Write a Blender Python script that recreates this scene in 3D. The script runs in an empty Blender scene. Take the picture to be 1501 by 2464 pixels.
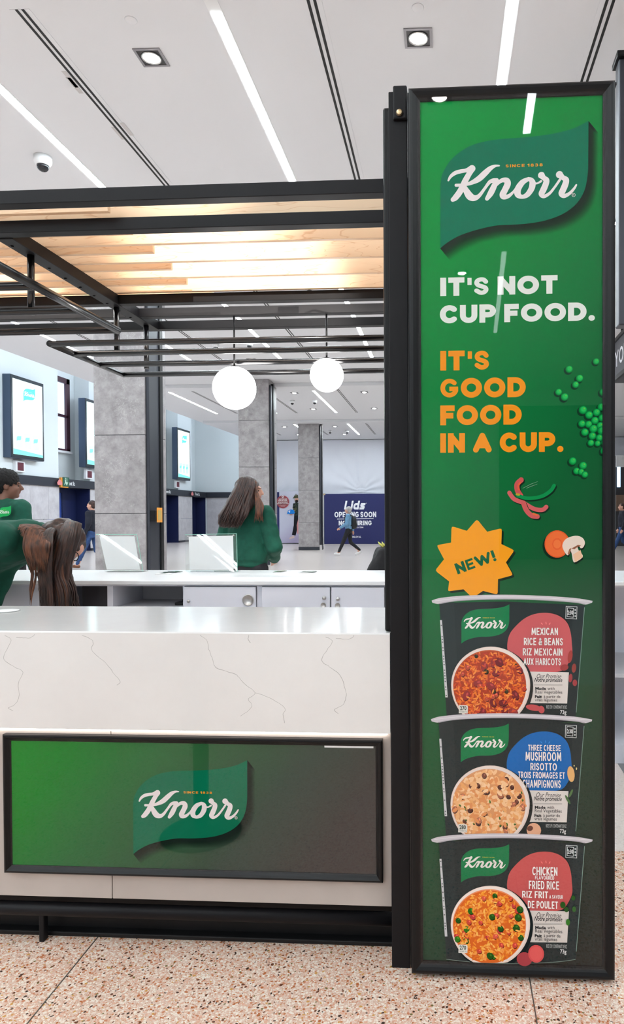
import bpy, bmesh, math, random
from mathutils import Vector, Matrix, noise
random.seed(7)
S = bpy.context.scene
COL = S.collection

# ------------------------------------------------------------------ camera
W_, H_ = 1501.0, 2464.0
F_, PX_, HZ_ = 1650.0, 1010.0, 1243.0          # focal length and principal column in pixels, horizon row
YAW, PITCH, ROLL = math.atan(95 / F_), math.radians(-0.8), math.radians(-0.2)
PY_ = HZ_ - F_ * math.tan(PITCH)
CAM = Vector((0, 0, 1.30))
RC = (Matrix.Rotation(YAW, 3, 'Z') @ Matrix.Rotation(math.pi / 2 + PITCH, 3, 'X') @ Matrix.Rotation(ROLL, 3, 'Z'))
cd = bpy.data.cameras.new('camera')
cd.sensor_fit = 'AUTO'; cd.sensor_width = 36.0; cd.lens = 36.0 * F_ / H_
cd.shift_x = (W_ / 2 - PX_) / H_; cd.shift_y = (PY_ - H_ / 2) / H_
cd.clip_start = 0.05; cd.clip_end = 200
cam = bpy.data.objects.new('camera', cd); COL.objects.link(cam)
cam.matrix_world = Matrix.Translation(CAM) @ RC.to_4x4()
S.camera = cam

# ------------------------------------------------------------------ world and exposure
wd = bpy.data.worlds.new('world'); S.world = wd; wd.use_nodes = True
bgn = wd.node_tree.nodes['Background']
bgn.inputs[0].default_value = (0.93, 0.96, 1.0, 1); bgn.inputs[1].default_value = 0.9
S.view_settings.view_transform = 'Standard'; S.view_settings.look = 'None'
S.view_settings.gamma = 1.0; S.view_settings.exposure = 0.1; S.view_settings.use_curve_mapping = False
L_STRIP, L_SPOT, L_COVE, L_GLOBE, L_LED, L_TRACK = 62.0, 72.0, 27.0, 16.0, 10.0, 1150.0   # lamp strengths used by the lamp builders below

cy_ = S.cycles
cy_.max_bounces, cy_.diffuse_bounces, cy_.glossy_bounces, cy_.transmission_bounces, cy_.transparent_max_bounces = 5, 3, 3, 2, 12
cy_.caustics_reflective = False; cy_.caustics_refractive = False

# ------------------------------------------------------------------ helpers
def ray(px, py):
    return RC @ Vector(((px - PX_) / F_, -(py - PY_) / F_, -1.0))
def P(px, py, Y):
    d = ray(px, py); return CAM + d * ((Y - CAM.y) / d.y)
def PZ(px, py, z):
    d = ray(px, py); return CAM + d * ((z - CAM.z) / d.z)
def PXX(px, py, X):
    d = ray(px, py); return CAM + d * ((X - CAM.x) / d.x)
def lin(c):
    return tuple((v / 255 / 12.92 if v / 255 <= .04045 else ((v / 255 + .055) / 1.055) ** 2.4) for v in c)

def nt(m):
    m.use_nodes = True; t = m.node_tree; return t, t.nodes, t.links
def mat(name, rgb, rough=.5, metal=0.0, spec=.5, var=0.0, vscale=8.0, bump=0.0, bscale=60.0, stretch=None, emit=None, es=0.0, coat=0.0):
    m = bpy.data.materials.new(name); t, n, l = nt(m); b = n['Principled BSDF']
    c = lin(rgb)
    b.inputs['Base Color'].default_value = (*c, 1); b.inputs['Roughness'].default_value = rough
    b.inputs['Metallic'].default_value = metal; b.inputs['Specular IOR Level'].default_value = spec
    b.inputs['Coat Weight'].default_value = coat; b.inputs['Coat Roughness'].default_value = .05
    if emit is not None:
        b.inputs['Emission Color'].default_value = (*lin(emit), 1); b.inputs['Emission Strength'].default_value = es
    tc = n.new('ShaderNodeTexCoord'); mp = n.new('ShaderNodeMapping'); l.new(tc.outputs['Object'], mp.inputs[0])
    if stretch: mp.inputs['Scale'].default_value = stretch
    if var:
        no = n.new('ShaderNodeTexNoise'); no.inputs['Scale'].default_value = vscale; no.inputs['Detail'].default_value = 6
        l.new(mp.outputs[0], no.inputs[0])
        r = n.new('ShaderNodeValToRGB'); r.color_ramp.elements[0].position = .3; r.color_ramp.elements[1].position = .7
        r.color_ramp.elements[0].color = (*[max(0, v * (1 - var)) for v in c], 1)
        r.color_ramp.elements[1].color = (*[min(1, v * (1 + var)) for v in c], 1)
        l.new(no.outputs[0], r.inputs[0]); l.new(r.outputs[0], b.inputs['Base Color'])
    if bump:
        no = n.new('ShaderNodeTexNoise'); no.inputs['Scale'].default_value = bscale; no.inputs['Detail'].default_value = 4
        l.new(mp.outputs[0], no.inputs[0]); bu = n.new('ShaderNodeBump'); bu.inputs['Strength'].default_value = bump
        bu.inputs['Distance'].default_value = .01
        l.new(no.outputs[0], bu.inputs['Height']); l.new(bu.outputs[0], b.inputs['Normal'])
    return m
def emat(name, rgb, s):
    m = bpy.data.materials.new(name); t, n, l = nt(m); n.remove(n['Principled BSDF'])
    e = n.new('ShaderNodeEmission'); e.inputs[0].default_value = (*lin(rgb), 1); e.inputs[1].default_value = s
    l.new(e.outputs[0], n['Material Output'].inputs[0]); return m

def tag(o, label, cat=None, group=None, kind=None):
    o['label'] = label
    if cat: o['category'] = cat
    if group: o['group'] = group
    if kind: o['kind'] = kind
    return o
def struct(o, label=None):
    o['kind'] = 'structure'
    if label: o['label'] = label
    return o
def empty(name, loc, label, cat, group=None):
    o = bpy.data.objects.new(name, None); COL.objects.link(o); o.location = loc; o.empty_display_size = .1
    return tag(o, label, cat, group)
def adopt(o, p):
    if p is not None:
        o.parent = p
        if p.type == 'EMPTY': o.matrix_parent_inverse = Matrix.Translation(-p.location)   # meshes are built in world space
    return o
def add(name, me, m, parent=None):
    o = bpy.data.objects.new(name, me); COL.objects.link(o)
    if m is not None and not me.materials: me.materials.append(m)
    return adopt(o, parent)
def from_bm(name, bm, m, parent=None, smooth=False):
    me = bpy.data.meshes.new(name); bm.normal_update(); bm.to_mesh(me); bm.free()
    if smooth:
        for p in me.polygons: p.use_smooth = True
    return add(name, me, m, parent)
def bbox(bm, x0, x1, y0, y1, z0, z1, bev=0.0, seg=2, M=None):
    b2 = bmesh.new(); bmesh.ops.create_cube(b2, size=1.0)
    for v in b2.verts:
        v.co = Vector(((x0 + x1) / 2 + v.co.x * (x1 - x0), (y0 + y1) / 2 + v.co.y * (y1 - y0), (z0 + z1) / 2 + v.co.z * (z1 - z0)))
    if bev: bmesh.ops.bevel(b2, geom=b2.edges[:], offset=bev, segments=seg, affect='EDGES', profile=.5)
    if M is not None: bmesh.ops.transform(b2, matrix=M, verts=b2.verts[:])
    me = bpy.data.meshes.new('tmp'); b2.to_mesh(me); b2.free(); bm.from_mesh(me); bpy.data.meshes.remove(me)
def box(name, x0, x1, y0, y1, z0, z1, m, parent=None, bev=.002, M=None):
    bm = bmesh.new(); bbox(bm, x0, x1, y0, y1, z0, z1, bev, 2, M); return from_bm(name, bm, m, parent)
def tube_bm(bm, pts, rad, seg=12, cap=True):
    pts = [Vector(p) for p in pts]; n = len(pts)
    rads = rad if isinstance(rad, (list, tuple)) else [rad] * n
    rings = []; u = None
    for i, p in enumerate(pts):
        t = (pts[min(i + 1, n - 1)] - pts[max(i - 1, 0)]).normalized()
        if u is None:
            u = t.orthogonal().normalized()
        else:
            u = (u - t * u.dot(t)); u = u.normalized() if u.length > 1e-6 else t.orthogonal().normalized()
        v = t.cross(u)
        rings.append([bm.verts.new(p + (u * math.cos(2 * math.pi * k / seg) + v * math.sin(2 * math.pi * k / seg)) * rads[i]) for k in range(seg)])
    for a, b in zip(rings, rings[1:]):
        for k in range(seg):
            f = bm.faces.new((a[k], a[(k + 1) % seg], b[(k + 1) % seg], b[k])); f.smooth = True
    if cap:
        bm.faces.new(rings[0][::-1]); bm.faces.new(rings[-1])
def tube(name, pts, rad, m, parent=None, seg=14):
    bm = bmesh.new(); tube_bm(bm, pts, rad, seg); return from_bm(name, bm, m, parent)
def lathe(name, prof, c, m, parent=None, axis='Z', seg=32):
    """prof: list of (r, h) along the axis"""
    bm = bmesh.new(); rings = []
    for r, h in prof:
        ring = []
        for k in range(seg):
            a = 2 * math.pi * k / seg; x, y = r * math.cos(a), r * math.sin(a)
            v = Vector((x, y, h)) if axis == 'Z' else (Vector((x, h, y)) if axis == 'Y' else Vector((h, x, y)))
            ring.append(bm.verts.new(Vector(c) + v))
        rings.append(ring)
    for a, b in zip(rings, rings[1:]):
        for k in range(seg):
            bm.faces.new((a[k], a[(k + 1) % seg], b[(k + 1) % seg], b[k])).smooth = True
    bm.faces.new(rings[0]); bm.faces.new(rings[-1])
    bmesh.ops.recalc_face_normals(bm, faces=bm.faces[:])
    return from_bm(name, bm, m, parent)

def catmull(pts, n=6, closed=False):
    out = []; N = len(pts); rng = range(N if closed else N - 1)
    g = (lambda i: pts[i % N]) if closed else (lambda i: pts[max(0, min(N - 1, i))])
    for i in rng:
        p0, p1, p2, p3 = g(i - 1), g(i), g(i + 1), g(i + 2)
        for k in range(n):
            t = k / n
            out.append(tuple(.5 * (2 * b + (c - a) * t + (2 * a - 5 * b + 4 * c - d) * t * t + (3 * b - a - 3 * c + d) * t ** 3) for a, b, c, d in zip(p0, p1, p2, p3)))
    if not closed: out.append(tuple(pts[-1]))
    return out

# -- printed matter: flat coloured shapes on a plane, one mesh per picture
class Pr:
    """shapes are given in (u, v) metres on a plane: point = O + u*U + v*V + N*lift"""
    def __init__(s, O=(0, 0, 0), U=(1, 0, 0), V=(0, 0, 1), N=(0, -1, 0), base=.0003, step=2e-5, mic=3e-6):
        s.O, s.U, s.V, s.N = Vector(O), Vector(U), Vector(V), Vector(N); s.base, s.step, s.dm = base, step, mic
        s.v, s.f, s.c = [], [], []; s.lay = 0; s.m = 0.0; s.uv = lambda p: p
    def up(s): s.lay += 1
    def w(s, p): return s.O + s.U * p[0] + s.V * p[1] + s.N * (s.base + s.step * s.lay + s.m)
    def poly(s, pts, col, al=1.0, raw=False, als=None, keep=False):
        if not raw: pts = [s.uv(p) for p in pts]
        if not keep: s.m += s.dm                    # overlapping shapes never share a plane
        i = len(s.v); s.v += [s.w(p) for p in pts]
        idx = list(range(i, i + len(pts)))
        ar = sum(pts[k][0] * pts[(k + 1) % len(pts)][1] - pts[(k + 1) % len(pts)][0] * pts[k][1] for k in range(len(pts)))
        al_ = als if als else [al] * len(pts)
        if (ar > 0) != (s.U.cross(s.V).dot(s.N) > 0): idx = idx[::-1]; al_ = al_[::-1]
        s.f.append(idx); s.c.append([(*lin(col), a) for a in al_])
    def disc(s, c, rx, col, ry=None, n=20, rot=0.0):
        ry = rx if ry is None else ry; ca, sa = math.cos(rot), math.sin(rot)
        s.poly([(c[0] + rx * math.cos(a) * ca - ry * math.sin(a) * sa, c[1] + rx * math.cos(a) * sa + ry * math.sin(a) * ca) for a in (2 * math.pi * k / n for k in range(n))], col, raw=True)
    def stroke(s, pts, col, caps=(True, True), al=1.0, place=None):
        """pts: (x, y, r) list; one ribbon of varying width with round or flat ends"""
        pts = [p for k, p in enumerate(pts) if k == 0 or math.dist(p[:2], pts[k - 1][:2]) > 1e-7]
        n = len(pts); place = place or (lambda a, b: (a, b))
        if n < 2: return
        ring = n > 5 and math.dist(pts[0][:2], pts[-1][:2]) < 1e-4 * max(1e-3, math.dist(pts[0][:2], pts[n // 2][:2])) + 1e-6
        if ring: caps = (False, False)
        L, R, T = [], [], []
        for k, (x, y, r) in enumerate(pts):
            ds = []
            for i, j in ((k - 1, k), (k, k + 1)):
                if ring and i < 0: i, j = n - 2, n - 1
                if ring and j >= n: i, j = 0, 1
                if 0 <= i and j < n:
                    d = math.dist(pts[i][:2], pts[j][:2]); ds.append(((pts[j][0] - pts[i][0]) / d, (pts[j][1] - pts[i][1]) / d))
            tx, ty = sum(d[0] for d in ds), sum(d[1] for d in ds); q = math.hypot(tx, ty) or 1; tx /= q; ty /= q
            f = 1 / max(.6, abs(tx * ds[0][0] + ty * ds[0][1]))
            L.append((x - ty * r * f, y + tx * r * f)); R.append((x + ty * r * f, y - tx * r * f)); T.append((tx, ty))
        s.m += s.dm
        for k in range(n - 1): s.poly([place(*q) for q in (L[k], R[k], R[k + 1], L[k + 1])], col, al, raw=True, keep=True)
        for e, sg in ((0, -1), (n - 1, 1)):
            if caps[0 if e == 0 else 1]:
                x, y, r = pts[e]; tx, ty = T[e]
                s.poly([place(x + r * (sg * tx * math.sin(t) - ty * math.cos(t)), y + r * (sg * ty * math.sin(t) + tx * math.cos(t))) for t in (math.pi * j / 8 for j in range(9))], col, al, raw=True, keep=True)
    def done(s, name, m, parent):
        me = bpy.data.meshes.new(name); me.from_pydata([tuple(v) for v in s.v], [], s.f)
        at = me.color_attributes.new('Col', 'FLOAT_COLOR', 'CORNER')
        at.data.foreach_set('color', [x for c in s.c for q in c for x in q])
        return add(name, me, m, parent)

def print_mat(name, rough=.55, emit=0.0):
    m = bpy.data.materials.new(name); t, n, l = nt(m); b = n['Principled BSDF']
    a = n.new('ShaderNodeAttribute'); a.attribute_name = 'Col'
    l.new(a.outputs['Color'], b.inputs['Base Color']); l.new(a.outputs['Alpha'], b.inputs['Alpha'])
    b.inputs['Roughness'].default_value = rough; b.inputs['Specular IOR Level'].default_value = .05
    if emit:
        l.new(a.outputs['Color'], b.inputs['Emission Color']); b.inputs['Emission Strength'].default_value = emit
    return m
M_PRINT = print_mat('printed_ink')
M_SCREENPRINT = print_mat('screen_picture', .3, .75)
M_SCREENPRINT.cycles.emission_sampling = 'NONE'

# -- letters as strokes (centre lines in a unit box)
def arc(cx, cy, rx, ry, a0, a1, n=14):
    return [(cx + rx * math.cos(math.radians(a0 + (a1 - a0) * k / n)), cy + ry * math.sin(math.radians(a0 + (a1 - a0) * k / n))) for k in range(n + 1)]
GL = {
 'I': (.0, [[(0, 0), (0, 1)]]), 'T': (.5, [[(0, 1), (1, 1)], [(.5, 1), (.5, 0)]]), 'L': (.5, [[(0, 1), (0, 0), (1, 0)]]),
 'N': (.56, [[(0, 0), (0, 1), (1, 0), (1, 1)]]), 'O': (.75, [arc(.5, .5, .5, .5, 0, 360, 28)]), '0': (.6, [arc(.5, .5, .5, .5, 0, 360, 28)]),
 'C': (.6, [arc(.55, .5, .55, .5, 48, 312, 22)]), 'G': (.64, [arc(.52, .5, .52, .5, 45, 338, 22) + [(1.0, .44), (.68, .44)]]),
 'U': (.56, [[(0, 1), (0, .42)] + arc(.5, .38, .5, .38, 180, 360, 12) + [(1, .42), (1, 1)]]),
 'P': (.52, [[(0, 0), (0, 1), (.5, 1)] + arc(.55, .7, .45, .3, 90, -90, 10) + [(0, .4)]]),
 'R': (.52, [[(0, 0), (0, 1), (.5, 1)] + arc(.52, .72, .44, .28, 90, -90, 10) + [(0, .44)], [(.5, .44), (1, 0)]]),
 'B': (.5, [[(0, .53), (0, 1), (.45, 1)] + arc(.45, .77, .43, .23, 90, -90, 10) + [(0, .53)], [(.45, .53)] + arc(.5, .26, .5, .26, 90, -90, 10) + [(0, 0), (0, .53)]]),
 'F': (.42, [[(0, 0), (0, 1), (1, 1)], [(0, .48), (.85, .48)]]), 'E': (.46, [[(1, 0), (0, 0), (0, 1), (1, 1)], [(0, .5), (.88, .5)]]),
 'D': (.6, [[(0, 0), (0, 1), (.4, 1)] + arc(.4, .5, .6, .5, 90, -90, 14) + [(0, 0)]]),
 'S': (.48, [catmull([(.95, .82), (.75, .97), (.45, 1.0), (.12, .9), (.05, .7), (.25, .55), (.55, .48), (.9, .36), (.97, .18), (.75, .02), (.4, 0), (.03, .16)], 4)]),
 'A': (.64, [[(0, 0), (.5, 1), (1, 0)], [(.2, .3), (.8, .3)]]), 'V': (.7, [[(0, 1), (.5, 0), (1, 1)]]),
 'W': (1.15, [[(0, 1), (.27, 0), (.5, .9), (.73, 0), (1, 1)]]), 'M': (.8, [[(0, 0), (.08, 1), (.5, .2), (.92, 1), (1, 0)]]),
 'X': (.6, [[(0, 0), (1, 1)], [(0, 1), (1, 0)]]), 'Z': (.55, [[(0, 1), (1, 1), (0, 0), (1, 0)]]), 'K': (.55, [[(0, 0), (0, 1)], [(1, 1), (0, .4)], [(.25, .55), (1, 0)]]),
 'H': (.6, [[(0, 0), (0, 1)], [(1, 0), (1, 1)], [(0, .5), (1, .5)]]), 'Y': (.62, [[(0, 1), (.5, .5), (1, 1)], [(.5, .5), (.5, 0)]]),
 'Q': (.84, [arc(.5, .5, .5, .5, 0, 360, 28), [(.6, .3), (1, -.05)]]), 'J': (.4, [[(1, 1), (1, .3)] + arc(.5, .28, .5, .28, 0, -180, 10)]),
 '&': (.62, [catmull([(1, .0), (.3, .72), (.3, .92), (.5, 1), (.68, .88), (.6, .7), (.15, .42), (.02, .2), (.2, .02), (.5, 0), (.85, .2), (1, .5)], 4)]),
 '.': (.0, [[(0, 0), (0, .001)]]), '!': (.0, [[(0, .42), (0, 1)], [(0, 0), (0, .001)]]), "'": (.0, [[(-.08, .74), (.03, 1)]]), '/': (.35, [[(0, 0), (1, 1)]]),
 '1': (.25, [[(0, .75), (1, 1), (1, 0)]]), '8': (.5, [arc(.5, .75, .42, .25, -90, 270, 16), arc(.5, .25, .5, .25, 90, 450, 16)]),
 '3': (.5, [arc(.45, .75, .45, .25, 150, -90, 12) + arc(.45, .25, .52, .25, 90, -150, 12)]),
 'i': (.0, [[(0, 0), (0, .62)], [(0, .95), (0, 1)]]), 'd': (.5, [[(1, 1), (1, 0), (.35, 0)] + arc(.35, .33, .35, .33, -90, -270, 10) + [(1, .66)]]),
 's': (.45, [[(1, .66), (.2, .66), (.1, .5), (.2, .36), (.85, .3), (.95, .14), (.82, 0), (0, 0)]]), '-': (.3, [[(0, .45), (1, .45)]]),
}
def letters(pr, text, place, wt, col, cond=1.0, gap=.09, space=.28, shear=0.0, fit=None):
    """lay a line of capitals; place(x, y): unit height coordinates -> (u, v); or fit=(u0,v0,u1,v1)"""
    h = wt / 2; x = 0.0; items = []
    for ch in text:
        if ch == ' ': x += space * cond; continue
        wd_, ss = GL[ch]; wbox = wd_ * cond
        for s in ss:
            pts = [(x + h + px_ * wbox, h + py_ * (1 - wt)) for px_, py_ in s]
            pts = [p for k, p in enumerate(pts) if k == 0 or math.dist(p, pts[k - 1]) > 1e-6]
            items.append((pts, ch))
        x += wbox + wt + gap * (1 if ch not in "'" else .4)
    tot = x - gap
    if fit:
        u0, v0, u1, v1 = fit; sx, sy = (u1 - u0) / (tot + abs(shear)), (v1 - v0); place = lambda a, b: (u0 + a * sx, v0 + b * sy)
    pl = lambda a, b: place(a + shear * b, b)
    h0 = h
    for pts, ch in items:
        h = h0 * (.8 if ch in 'SEG&8B3' and wt > .2 else .7 if ch == "'" else 1)
        if len(pts) < 2 or math.dist(pts[0], pts[-1]) < 2e-3 and len(pts) == 2:
            a, b = pts[0]; pr.poly([pl(a + h * 1.08 * math.cos(t), b + h * 1.08 * math.sin(t)) for t in (2 * math.pi * j / 18 for j in range(18))], col, raw=True); continue
        closed = math.dist(pts[0], pts[-1]) < 1e-4
        runs, cur = [], [pts[0]]                                   # cut at sharp corners
        for k in range(1, len(pts) - 1):
            cur.append(pts[k])
            a, b = math.atan2(pts[k][1] - pts[k - 1][1], pts[k][0] - pts[k - 1][0]), math.atan2(pts[k + 1][1] - pts[k][1], pts[k + 1][0] - pts[k][0])
            if abs((b - a + math.pi) % (2 * math.pi) - math.pi) > .75: runs.append(cur); cur = [pts[k]]
        cur.append(pts[-1]); runs.append(cur)
        for ri, r in enumerate(runs):
            r = list(r); caps = [True, True]
            for e, q in ((0, 1), (-1, -2)):
                d = math.dist(r[e], r[q]); dx, dy = (r[e][0] - r[q][0]) / d, (r[e][1] - r[q][1]) / d
                smooth_close = closed and len(runs) == 1
                if smooth_close: caps[e] = False
                elif abs(dx) < .03 or abs(dy) < .03:               # upright and level strokes end square
                    r[e] = (r[e][0] + dx * h * .98, r[e][1] + dy * h * .98); caps[e] = False
            pr.stroke([(a, b, h) for a, b in r], col, caps, place=pl)
    return tot
_fc = bpy.data.curves.new('font', 'FONT'); _fo = bpy.data.objects.new('font', _fc)
def typed(pr, text, fit, col, bold=0.0, shear=0.0):
    """small print in the built-in typeface, fitted to (u0,v0,u1,v1)"""
    _fc.body = text; _fc.offset = bold; _fc.shear = shear; _fc.resolution_u = 2
    me = bpy.data.meshes.new_from_object(_fo)
    if not me.vertices: return
    xs = [v.co.x for v in me.vertices]; ys = [v.co.y for v in me.vertices]
    u0, v0, u1, v1 = fit; a, b = min(xs), min(ys); sx, sy = (u1 - u0) / (max(xs) - a), (v1 - v0) / (max(ys) - b)
    for p in me.polygons:
        pr.poly([(u0 + (me.vertices[i].co.x - a) * sx, v0 + (me.vertices[i].co.y - b) * sy) for i in p.vertices], col, raw=True)
    bpy.data.meshes.remove(me)

# leaf emblem with script lettering, in its own unit: width of the leaf = 1, origin at its lower left tip
_Z = lambda x, y: ((x - 72) / 1336.0, -(y - 1118 + (x - 72) * .028) / 1336.0)
LEAF = [_Z(*p) for p in catmull([(75, 560), (85, 470), (110, 410), (160, 330), (240, 255), (350, 190), (480, 152), (620, 132), (800, 120), (950, 106), (1080, 88), (1200, 62), (1300, 30), (1408, -26)], 4)] + \
       [_Z(*p) for p in catmull([(1405, 400), (1395, 500), (1370, 600), (1320, 690), (1250, 760), (1150, 820), (1020, 865), (880, 890), (740, 902), (600, 908), (480, 930), (350, 965), (230, 1010), (130, 1070), (72, 1118)], 4)]
SCRIPT = [
 [(148, 502, 8), (170, 465, 14), (212, 434, 18), (262, 420, 18), (310, 412, 18), (362, 396, 32)],
 [(362, 396, 32), (338, 440, 25), (302, 505, 27), (258, 595, 28), (214, 655, 27), (188, 676, 20)],
 [(608, 371, 7), (572, 373, 12), (528, 395, 21), (480, 438, 27), (425, 488, 27), (362, 522, 19), (300, 541, 13), (218, 546, 14)],
 [(292, 556, 18), (315, 605, 29), (345, 648, 33), (385, 662, 26), (428, 640, 17), (478, 575, 13), (520, 520, 16), (556, 505, 20), (585, 503, 18)],
 [(585, 503, 20), (560, 560, 26), (530, 620, 27), (498, 668, 18)],
 [(530, 612, 12), (575, 550, 14), (628, 506, 18), (672, 504, 26), (684, 535, 29), (660, 590, 28), (640, 632, 29), (652, 652, 24), (692, 645, 17), (738, 605, 11), (770, 560, 11)],
 [(872, 492, 17), (818, 522, 25), (778, 580, 29), (776, 630, 28), (812, 652, 18), (860, 634, 23), (898, 580, 27), (908, 530, 28), (896, 502, 22), (872, 492, 17)],
 [(905, 525, 14), (948, 532, 8), (985, 512, 10)],
 [(988, 460, 31), (1008, 482, 22), (1032, 504, 26), (1026, 540, 27), (1004, 592, 28), (988, 628, 25), (1012, 648, 17), (1060, 622, 13), (1104, 570, 11), (1152, 500, 11)],
 [(1150, 455, 33), (1178, 480, 22), (1208, 502, 26), (1200, 545, 28), (1180, 592, 28), (1168, 625, 27), (1192, 645, 19), (1240, 622, 14), (1280, 578, 11), (1299, 547, 8)],
]
def emblem(pr, o, w, leaf=(0, 125, 95), ink=(235, 225, 225), gold=(235, 150, 40), shadow=True, script=True, small=False):
    g = lambda p: (o[0] + p[0] * w, o[1] + p[1] * w)
    if shadow:      # the printed soft shadow to the lower right of the leaf
        n = len(LEAF); k0 = int(n * .47)
        edge = LEAF[k0:]
        for a, b in zip(edge, edge[1:]):
            def off(p, d): return (p[0] + d * .8, p[1] - d)
            pr.poly([g(a), g(b), g(off(b, .035)), g(off(a, .035))], (18, 30, 26), als=[.85, .85, .7, .7], raw=True)
            pr.poly([g(off(a, .035)), g(off(b, .035)), g(off(b, .085)), g(off(a, .085))], (18, 34, 28), als=[.7, .7, 0, 0], raw=True)
        pr.up()
    pr.poly([g(p) for p in LEAF], leaf, raw=True); pr.up()
    if not script: return
    for s in SCRIPT:
        c = catmull(s, 3 if small else 6)
        pr.stroke([(*g(_Z(x, y)), r / 1336.0 * w) for x, y, r in c], ink)
        for x, y, r in c[3:-3:2]: pr.disc(g(_Z(x, y)), r / 1336.0 * w * .985, ink, n=18)
    x0, y0 = g(_Z(666, 388)); x1, y1 = g(_Z(1000, 352))
    letters(pr, 'SINCE 1838', None, .22, gold, gap=.22, space=.3, fit=(x0, y0, x1, y1))
    if not small:
        pr.stroke([(*g(_Z(1275 + 15 * math.cos(t), 637 + 15 * math.sin(t))), .0015 * w) for t in (2 * math.pi * k / 16 for k in range(17))], ink)
        typed(pr, 'R', (*g(_Z(1268, 645)), *g(_Z(1282, 629))), ink)

# -- organic solids: overlapping capsules and ellipsoids fused into one skin
class Blob:
    def __init__(s): s.bm = bmesh.new()
    def cap(s, p0, r0, p1, r1, n=4):
        p0, p1 = Vector(p0), Vector(p1)
        d = (p1 - p0); L = d.length
        if L < 1e-6: return s.ell(p0, (r0, r0, r0))
        t = d / L; pts, rr = [], []
        for k in range(5): a = -math.pi / 2 + math.pi / 2 * k / 4; pts.append(p0 + t * (math.sin(a) * r0)); rr.append(max(1e-4, math.cos(a) * r0))
        for k in range(1, n): pts.append(p0.lerp(p1, k / n)); rr.append(r0 + (r1 - r0) * k / n)
        for k in range(5): a = math.pi / 2 * k / 4; pts.append(p1 + t * (math.sin(a) * r1)); rr.append(max(1e-4, math.cos(a) * r1))
        tube_bm(s.bm, pts, rr, 14); return s
    def chain(s, pts, rads):
        for k in range(len(pts) - 1): s.cap(pts[k], rads[k], pts[k + 1], rads[k + 1])
        return s
    def ell(s, c, r, R=None):
        M = Matrix.Translation(Vector(c)) @ (R.to_4x4() if R is not None else Matrix.Identity(4)) @ Matrix.Diagonal((*r, 1))
        bmesh.ops.create_icosphere(s.bm, subdivisions=3, radius=1.0, matrix=M); return s
    def loft(s, rings):
        """rings: (centre, side vector * half width, depth vector * half depth)"""
        prev = None; first = None
        for c, a, b in rings:
            c, a, b = Vector(c), Vector(a), Vector(b)
            ring = [s.bm.verts.new(c + a * math.copysign(abs(math.cos(t)) ** .85, math.cos(t)) + b * math.copysign(abs(math.sin(t)) ** .85, math.sin(t))) for t in (2 * math.pi * k / 20 for k in range(20))]
            if prev:
                for k in range(20): s.bm.faces.new((prev[k], prev[(k + 1) % 20], ring[(k + 1) % 20], ring[k]))
            else: first = ring
            prev = ring
        s.bm.faces.new(first[::-1]); s.bm.faces.new(prev); return s
    def done(s, name, m, parent, voxel=.012, smooth=4, wob=0.0, wscale=9.0):
        bmesh.ops.recalc_face_normals(s.bm, faces=s.bm.faces[:])
        me = bpy.data.meshes.new('tmp'); s.bm.to_mesh(me); s.bm.free()
        o = bpy.data.objects.new('tmp', me); COL.objects.link(o)
        r = o.modifiers.new('r', 'REMESH'); r.mode = 'VOXEL'; r.voxel_size = voxel
        q = o.modifiers.new('s', 'SMOOTH'); q.iterations = smooth; q.factor = .5
        dg = bpy.context.evaluated_depsgraph_get()
        me2 = bpy.data.meshes.new_from_object(o.evaluated_get(dg)); me2.name = name
        bpy.data.objects.remove(o); bpy.data.meshes.remove(me)
        if wob:
            nn = [v.normal.copy() for v in me2.vertices]
            for v, k in zip(me2.vertices, nn): v.co += k * wob * (noise.noise(v.co * wscale) + .5 * noise.noise(v.co * wscale * 2.3))
        for p in me2.polygons: p.use_smooth = True
        me2.materials.clear()
        return add(name, me2, m, parent)

# ------------------------------------------------------------------ materials
M_CEIL = mat('painted_ceiling', (226, 226, 229), .85, bump=.03, bscale=200)
M_WALL = mat('painted_wall', (228, 234, 234), .8)
M_WHITE = mat('white_paint', (235, 235, 236), .5)
M_BLACK = mat('black_metal', (18, 17, 20), .5, .0, .22, bump=.02, bscale=400)
M_BLACK2 = mat('black_satin_metal', (13, 13, 15), .36, .0, .25)
M_TUBE = mat('black_gloss_tube', (15, 15, 18), .22, .0, .7)
M_KICK = mat('black_kickboard', (18, 17, 19), .5, spec=.3, var=.3, vscale=10)
M_DARK = mat('dark_grey_cladding', (52, 54, 62), .38, .3)
M_NAVY = mat('navy_door', (20, 30, 72), .45)
M_BLUEGLASS = mat('blue_door_glass', (40, 70, 150), .15)
M_STRIP = emat('strip_light', (236, 250, 255), L_STRIP)
M_SPOTE = emat('downlight_glow', (255, 250, 246), L_SPOT)
M_COVE = emat('cove_glow', (225, 240, 255), L_COVE)
M_GLOBE = emat('globe_glow', (255, 252, 250), L_GLOBE)
M_LEDE = emat('led_glow', (255, 248, 240), L_LED)
M_BARE = emat('added_bar_glow', (255, 250, 245), 20.0)  # glow of the unseen bar added behind a canopy beam
M_CHROME = mat('brushed_steel', (190, 188, 186), .3, 1.0)
M_SLOT = mat('slot_black', (8, 8, 9), .6)

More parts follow.
